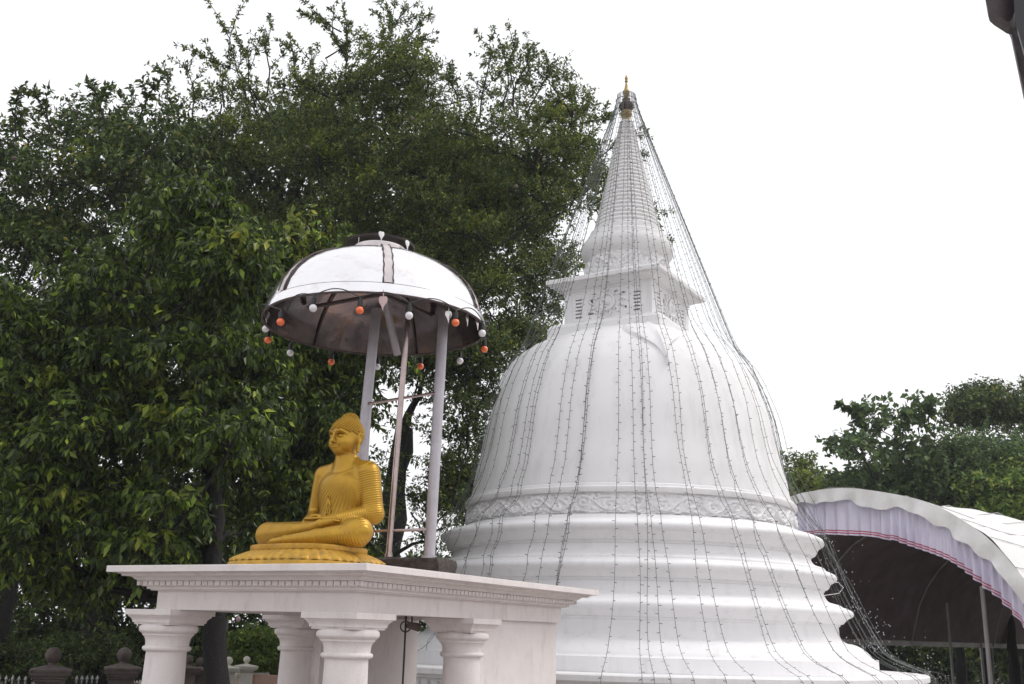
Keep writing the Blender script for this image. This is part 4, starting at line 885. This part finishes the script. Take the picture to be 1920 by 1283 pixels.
# tree on the far left with broad leaves and sky showing through
P2=[(-150,380),(-60,300),(20,270),(60,270),(110,245),(165,215),(240,240),(300,205),(360,240),(380,330),(350,420),(330,560),(200,640),(60,620),(-150,700)]
H2=[[(140,250),(200,300),(235,330),(190,330),(150,300)],[(140,370),(190,350),(170,440),(130,420)]]
b2=at(60,1100,25); tree('broadleaf_tree','broad-leaved tree at the left edge with sky glinting through its upper crown',[P2],(22.5,27),66,.95,50,14,.17,.42,.6,.1,.25,'mid',(b2[0]-1,25,6.5,.8,0),2,[(30,260,40,170,23,.3),(100,250,60,165,23,.3),(200,240,165,145,23,.35),(260,230,300,150,23,.35)],holes=H2,tr=.33)
# fig trees in front: drooping glossy leaves
P3=[(-120,640),(-60,560),(40,560),(90,590),(140,520),(180,470),(230,440),(290,430),(330,380),(365,360),(400,400),(440,390),(470,450),(505,560),(500,760),(480,960),(440,1060),(250,1085),(190,1130),(60,1140),(-120,1150)]
b3=at(412,1250,17.2); tree('fig_tree','nearest fig tree with glossy drooping leaves filling the left side behind the statue',[P3],(15.2,19.5),98,.58,60,11,.165,.44,.42,-.35,.9,'fig',(b3[0],17.6,4.6,-.6,.3),3,[(350,470,350,350,16.5,.3),(400,450,430,375,16.5,.3),(240,520,205,450,16,.3),(300,480,262,410,16,.3)],tr=.20,flat=.85)
P3b=[(470,600),(500,480),(560,450),(640,470),(700,510),(760,580),(720,660),(650,740),(640,960),(680,1080),(520,1080),(450,900)]
b4=at(560,1200,21); tree('fig_tree','dense dark fig tree directly behind the statue and canopy posts',[P3b],(19.5,23),80,.75,66,11,.165,.45,.45,-.3,.8,'fig',(b4[0]+.4,21.5,5,0,0),4,tr=.2,holes=[[(745,720),(830,720),(830,1000),(770,860)]],flat=.85)
# background masses closing the lower left
P5=[(-150,600),(100,560),(300,520),(520,500),(640,560),(640,680),(620,820),(610,1000),(600,1150),(520,1190),(420,1265),(300,1283),(-150,1283)]
b5=at(200,1180,34); tree('shade_tree','deep shaded evergreen tree standing behind the fig trees',[P5],(33,38),120,1.5,80,12,.24,.5,.8,0,.3,'mid',(b5[0],33,5,0,0),5,tr=.4)
P5b=[(300,300),(450,230),(700,250),(900,300),(1010,420),(940,520),(860,560),(700,590),(400,600)]
b6=at(560,1180,36); tree('shade_tree','dark evergreen tree filling the gaps behind the tall spiky tree',[P5b],(32,36),75,1.5,70,12,.24,.5,.8,0,.3,'mid',(b6[0],35,7,0,0),6,tr=.4)
# airy branches between the canopy posts and the dome
P7=[(780,600),(900,640),(960,700),(925,760),(905,830),(880,860),(840,830),(850,760),(800,700)]
E7=[(865,730,27,.5),(900,780,27,.45),(880,830,27.5,.4),(905,720,27,.6),(840,690,27,.6),(780,720,26.5,.5),(760,800,26,.35),(745,860,26,.4),(800,940,26.5,.4),(770,960,26,.5),(815,1010,26,.5),(850,940,26.5,.35),(835,990,26,.4),(740,920,26,.45)]
b7=at(735,1200,27); tree('leaning_tree','thin open-crowned tree with bare curving branches against the sky beside the dome',[P7],(26,28.5),22,.7,50,13,.12,.45,.5,0,.25,'mid',(b7[0]-.6,27,4.2,.4,0),7,extra=E7,tr=.16)
b8=at(870,1200,31); tree('round_bush_tree','small round yellowish-green tree just left of the dome',[[(845,880),(880,862),(925,880),(930,940),(900,975),(850,960)]],(29.5,32),16,.7,70,14,.11,.5,.45,.1,.2,'fine',(b8[0],31,3.2,0,0),8,tr=.13)
P9=[(690,1060),(860,1075),(860,1100),(800,1283),(560,1283),(560,1080)]
b9=at(770,1250,38); tree('low_tree','low dark tree beyond the pavilion roof at the foot of the sky gap',[P9],(35,40),34,1.1,60,12,.2,.5,.6,0,.3,'far',(b9[0],38,2.5,0,0),9,tr=.2)
# right side group
Pr1=[(1470,900),(1500,860),(1560,850),(1600,880),(1680,850),(1760,830),(1820,850),(1900,830),(2050,800),(2050,1250),(1450,1250),(1450,950)]
def rt_(name,label,P,D,nc,R,nt,leaf,mt,tx,h,seed,**k):
    b_=at(tx,1230,(D[0]+D[1])/2); return tree(name,label,[P],D,nc,R,nt,12,leaf,k.pop('asp',.5),k.pop('tl',.7),k.pop('upb',.1),.25,mt,(b_[0],(D[0]+D[1])/2,h,0,0),seed,**k)
rt_('wide_tree','wide hazy green tree behind the marquee roof right of the dome',[(1440,985),(1480,950),(1520,925),(1580,920),(1640,905),(1700,910),(1780,910),(1820,940),(1800,1010),(1500,1010)],(44,50),70,1.5,90,.24,'far',1640,5,21,tr=.35)
rt_('dark_round_tree','tall dark round-headed tree with two bare stems showing under its crown',[(1790,790),(1800,755),(1825,740),(1855,740),(1875,765),(1875,790),(1860,800),(1810,800)],(47,49),14,.75,80,.2,'mid',1850,10,22,tr=.22)
rt_('dark_round_tree','tall dark tree cut off by the right picture edge',[(1925,760),(1950,730),(1990,710),(2040,760),(2000,860),(1925,840)],(47,51),26,1.25,100,.2,'mid',1925,10,23,tr=.22)
rt_('broad_leaf_sapling','open light-green tree with large separate leaves and bare twigs above the marquee',[(1560,860),(1620,815),(1625,770),(1680,765),(1740,750),(1762,800),(1750,860),(1650,880)],(42,46),20,.5,8,.30,'far',1660,8,24,tr=.16,asp=.7,extra=[(1730,765,44,.5),(1590,845,44,.6),(1640,775,44,.6)],shoots=[(1640,820,1572,757,44,.02),(1610,790,1600,757,44,.02),(1740,800,1742,750,44,.25),(1690,820,1712,765,44,.2)])
rt_('yellow_green_tree','bright yellowish-green tree behind the right end of the marquee',[(1850,920),(1890,900),(1960,900),(2040,900),(2040,1060),(1850,990)],(40,44),34,1.1,80,.2,'lime',1900,4,25,tr=.2)
rt_('hedge_tree','mid-green tree low between the marquee and the taller dark trees',[(1760,890),(1800,850),(1880,850),(1930,880),(1880,960),(1760,950)],(42,46),36,1.2,80,.2,'far',1800,5,26,tr=.2)
rt_('brown_tipped_shrub','small brownish shrub tree touching the right edge of the dome',[(1455,880),(1485,880),(1500,930),(1470,960),(1450,940)],(40,43),8,.8,60,.2,'fine',1475,4,27,tr=.12)
rt_('shade_tree','dark tree mass seen under the marquee between its poles',[(1450,1150),(2050,1150),(2050,1283),(1450,1283)],(56,62),60,1.9,70,.35,'mid',1700,4,28,tr=.3)
rt_('shade_tree','dark tree mass under the far left end of the marquee roof',[(1250,1080),(1700,1100),(1700,1283),(1250,1283)],(60,66),50,1.9,70,.35,'mid',1500,4,29,tr=.3)
# low shrub with long leaves seen between the columns
sh_=at(472,1255,31.); tree('shrub','light green long-leaved shrub between the columns behind the white fence',[[(448,1215),(475,1205),(515,1205),(520,1255),(440,1255)]],(30.0,31.0),20,.32,50,10,.17,.3,.3,.4,.1,'lime',(sh_[0],31.2,.5,0,0),31,cat='shrub',tr=.05)
for i,(x,y,Y) in enumerate(((30,1245,25.),(150,1250,25.5))):
    p=at(x,y,Y); tree('shrub',('bushy dark shrub at the bottom left corner behind the spear railing','leafy shrub between the two weathered pillars')[i],[[(x-70,y-35),(x+70,y-40),(x+75,1283),(x-75,1283)]],(Y,Y+1.6),14,.42,60,10,.09,.5,.3,.2,.2,'mid',(p[0],Y+.8,.8,0,0),33+i,cat='shrub',tr=.05)
# hanging fruit
rf=random.Random(5)
for x,y in ((27,297),(773,223),(576,276),(1020,300),(968,350)):
    p=at(x,y,21.8 if x<100 else 25.0); b=MB(); b.sphere(p,.055,7); o=b.build('fruit',['pillar'],None); tag(o,'round fruit hanging in the %s'%('leftmost broad-leaved tree' if x<100 else 'tall spiky tree, %s'%{773:'above the canopy finial',576:'left of centre among yellow leaves',1020:'near the spire, the upper one',968:'near the spire, the lower one'}[x]),'fruit','fruits in the trees')
print('leaves',sum(NL),NL)
# ------------------------------------------------------------------ FENCE, PILLARS
def pillar(px,py,Y,rb,m,label,w_=.26,rot=.35):
    c=at(px,py,Y); base=np.array([c[0],c[1],0]); zt=c[2]-rb; t=empty('fence_pillar',base,label,'pillar','fence pillars with ball tops')
    ux=np.array([math.cos(rot),math.sin(rot),0]); uy=np.array([-ux[1],ux[0],0]); k=w_
    b=MB(); b.sweep_sq([(.0,0),(0,zt-.36*k/.26),(.02,zt-.35*k/.26)],base,ux,uy,k,k); part(b,'shaft',[m],t,ang=20)
    z=lambda v: zt-v*k/.26; b=MB(); b.sweep_sq([(.02,z(.35)),(-.02,z(.34)),(-.02,z(.29)),(-.06,z(.28)),(-.06,z(.24)),(-.10,z(.22)),(-.10,z(.16)),(-.12,z(.15)),(-.12,z(.11)),(k*.75,z(.02)),(k*.78,z(.0))],base,ux,uy,k,k); part(b,'cap',[m],t,ang=20)
    b=MB(); b.lathe([(rb*.55,z(.02)),(rb*.5,zt+.01),(rb*.35,zt+.03)],base,16); b.sphere(base+Z*(zt+rb),rb,10); part(b,'ball',[m],t); return base
pillar(100,1229,21.6,.155,'pillar','mossy dark fence pillar with a leafy ball, the leftmost'); pillar(233,1228,23.6,.155,'pillar','weathered dark fence pillar just left of the first column')
pA=pillar(354,1237,26.,.11,'pillar','small fence pillar half hidden by the left column',.17); pillar(376,1241,26.6,.105,'pillar','small fence pillar left of the dark tree trunk',.17); pillar(389,1242,27.3,.10,'pillar','small fence pillar touching the dark tree trunk',.17); pillar(429,1239,28.,.10,'pillarw','pale fence pillar just right of the dark tree trunk',.16); pW=pillar(463,1237,29.5,.092,'pillarw','white fence pillar with a white ball among green shrubs',.17)
def railing(x0,x1,y,Y0,Y1,n,m,label,h=.16):
    a=at(x0,y,Y0);c=at(x1,y,Y1); t=empty('railing',[(a[0]+c[0])/2,(a[1]+c[1])/2,0],label,'railing','spear-topped railings')
    zt=(a[2]+c[2])/2
    b=MB(); 
    for dz_ in (.24,.9): b.tube([np.array([a[0],a[1],zt-dz_]),np.array([c[0],c[1],zt-dz_])],.014,5)
    part(b,'rail',[m],t)
    for i in range(n):
        f=(i+.5)/n; p=a*(1-f)+c*f; p[2]=zt; b=MB(); b.tube([np.array([p[0],p[1],zt-1.2]),p-Z*.14],.011,5); b.lathe([(.012,-.14),(.026,-.135),(.012,-.12),(.034,-.07),(.001,.0)],p,6); part(b,'spear_bar',[m],t)
railing(-30,55,1266,22,22,7,'iron','grey spear-topped railing at the bottom left corner'); railing(140,188,1266,22.6,23,5,'iron','grey spear-topped railing between the two weathered pillars'); railing(268,300,1263,23.8,24.2,4,'iron','grey spear-topped railing right of the second weathered pillar')
railing(442,457,1262,29.2,29.4,6,'pillarw','white spear-topped railing left of the white ball pillar'); railing(474,505,1260,29.6,29.9,11,'pillarw','white spear-topped railing right of the white ball pillar')
a=at(425,1278,29.3); b=MB(); b.box([a[0]+.9,29.6,.45],(np.array([1,0,0]),np.array([0,1,0]),Z),(1.6,.1,.42)); tag(b.build('low_wall',['peach'],None,False),'low peach-coloured wall under the white railing','wall')
p=at(428,1155,33.); q=p.copy(); q[2]=0; b=MB(); b.tube([q,p],[.045,.028],8); b.tube([p,p+np.array([.25,0,.05])],.02,6); tag(b.build('lamp_pole',['iron'],None),'slender pale pole standing between the left columns behind the fence','pole')
p=at(447,1161,24.); b=MB(); b.sphere(p,.05,6,sc=(1,1,1.3)); b.tube([p+Z*.05,p+Z*.5],.006,4); tag(b.build('hanging_lantern',['leafpk'],None),'tiny pink lantern hanging in the trees seen between the left columns','lantern')
# ------------------------------------------------------------------ splashing rain
rg=np.random.default_rng(9)
def drops(name,pts,rr):
    b=MB()
    for p,r in zip(pts,rr):
        V=[p+np.array(v)*r for v in ((1,0,0),(-1,0,0),(0,1,0),(0,-1,0),(0,0,1.5),(0,0,-1.5))]; b.add(V,[(0,2,4),(2,1,4),(1,3,4),(3,0,4),(2,0,5),(1,2,5),(3,1,5),(0,3,5)])
    o=b.build(name,['drop'],None); return o
pts=[];
for (r0,z0_,n) in ((3.9,4.02,60),(4.1,3.34,80),(4.37,2.68,130),(4.7,2.0,160),(5.62,1.56,160)):
    for i in range(n):
        q=TOCAM+rad(rg.choice([rg.uniform(20,100),rg.uniform(60,110),rg.uniform(-110,-60)])); d=rg.exponential(.22); pts.append(np.array([AX[0]+(r0+d)*math.cos(q),AX[1]+(r0+d)*math.sin(q),z0_+rg.exponential(.16)-d*.5]))
tag(drops('splash_drops',pts,rg.uniform(.004,.009,len(pts))),'rain droplets splashing off the stupa rings','rain drops',kind='stuff')
pts=[at(rg.uniform(960,1130),rg.uniform(330,680),rg.uniform(20,24)) for _ in range(500)]
tag(drops('falling_drops',pts,rg.uniform(.004,.008,len(pts))),'fine rain droplets glinting in the air beside the spire','rain drops',kind='stuff')

# ------------------------------------------------------------------ rainy air
b=MB(); b.box((0,60,9),(np.array([1.,0,0]),np.array([0,1.,0]),Z),(90,75,10.5)); hz=b.build('haze',[],None,False)
hm=bpy.data.materials.new('rainy_air'); hm.use_nodes=True; hn=hm.node_tree; hn.nodes.clear(); vo=hn.nodes.new('ShaderNodeOutputMaterial'); vp=hn.nodes.new('ShaderNodeVolumePrincipled')
vp.inputs['Color'].default_value=(.93,.94,1,1); vp.inputs['Density'].default_value=.0006; hn.links.new(vp.outputs[0],vo.inputs['Volume']); hz.data.materials.append(hm); hz['kind']='stuff'
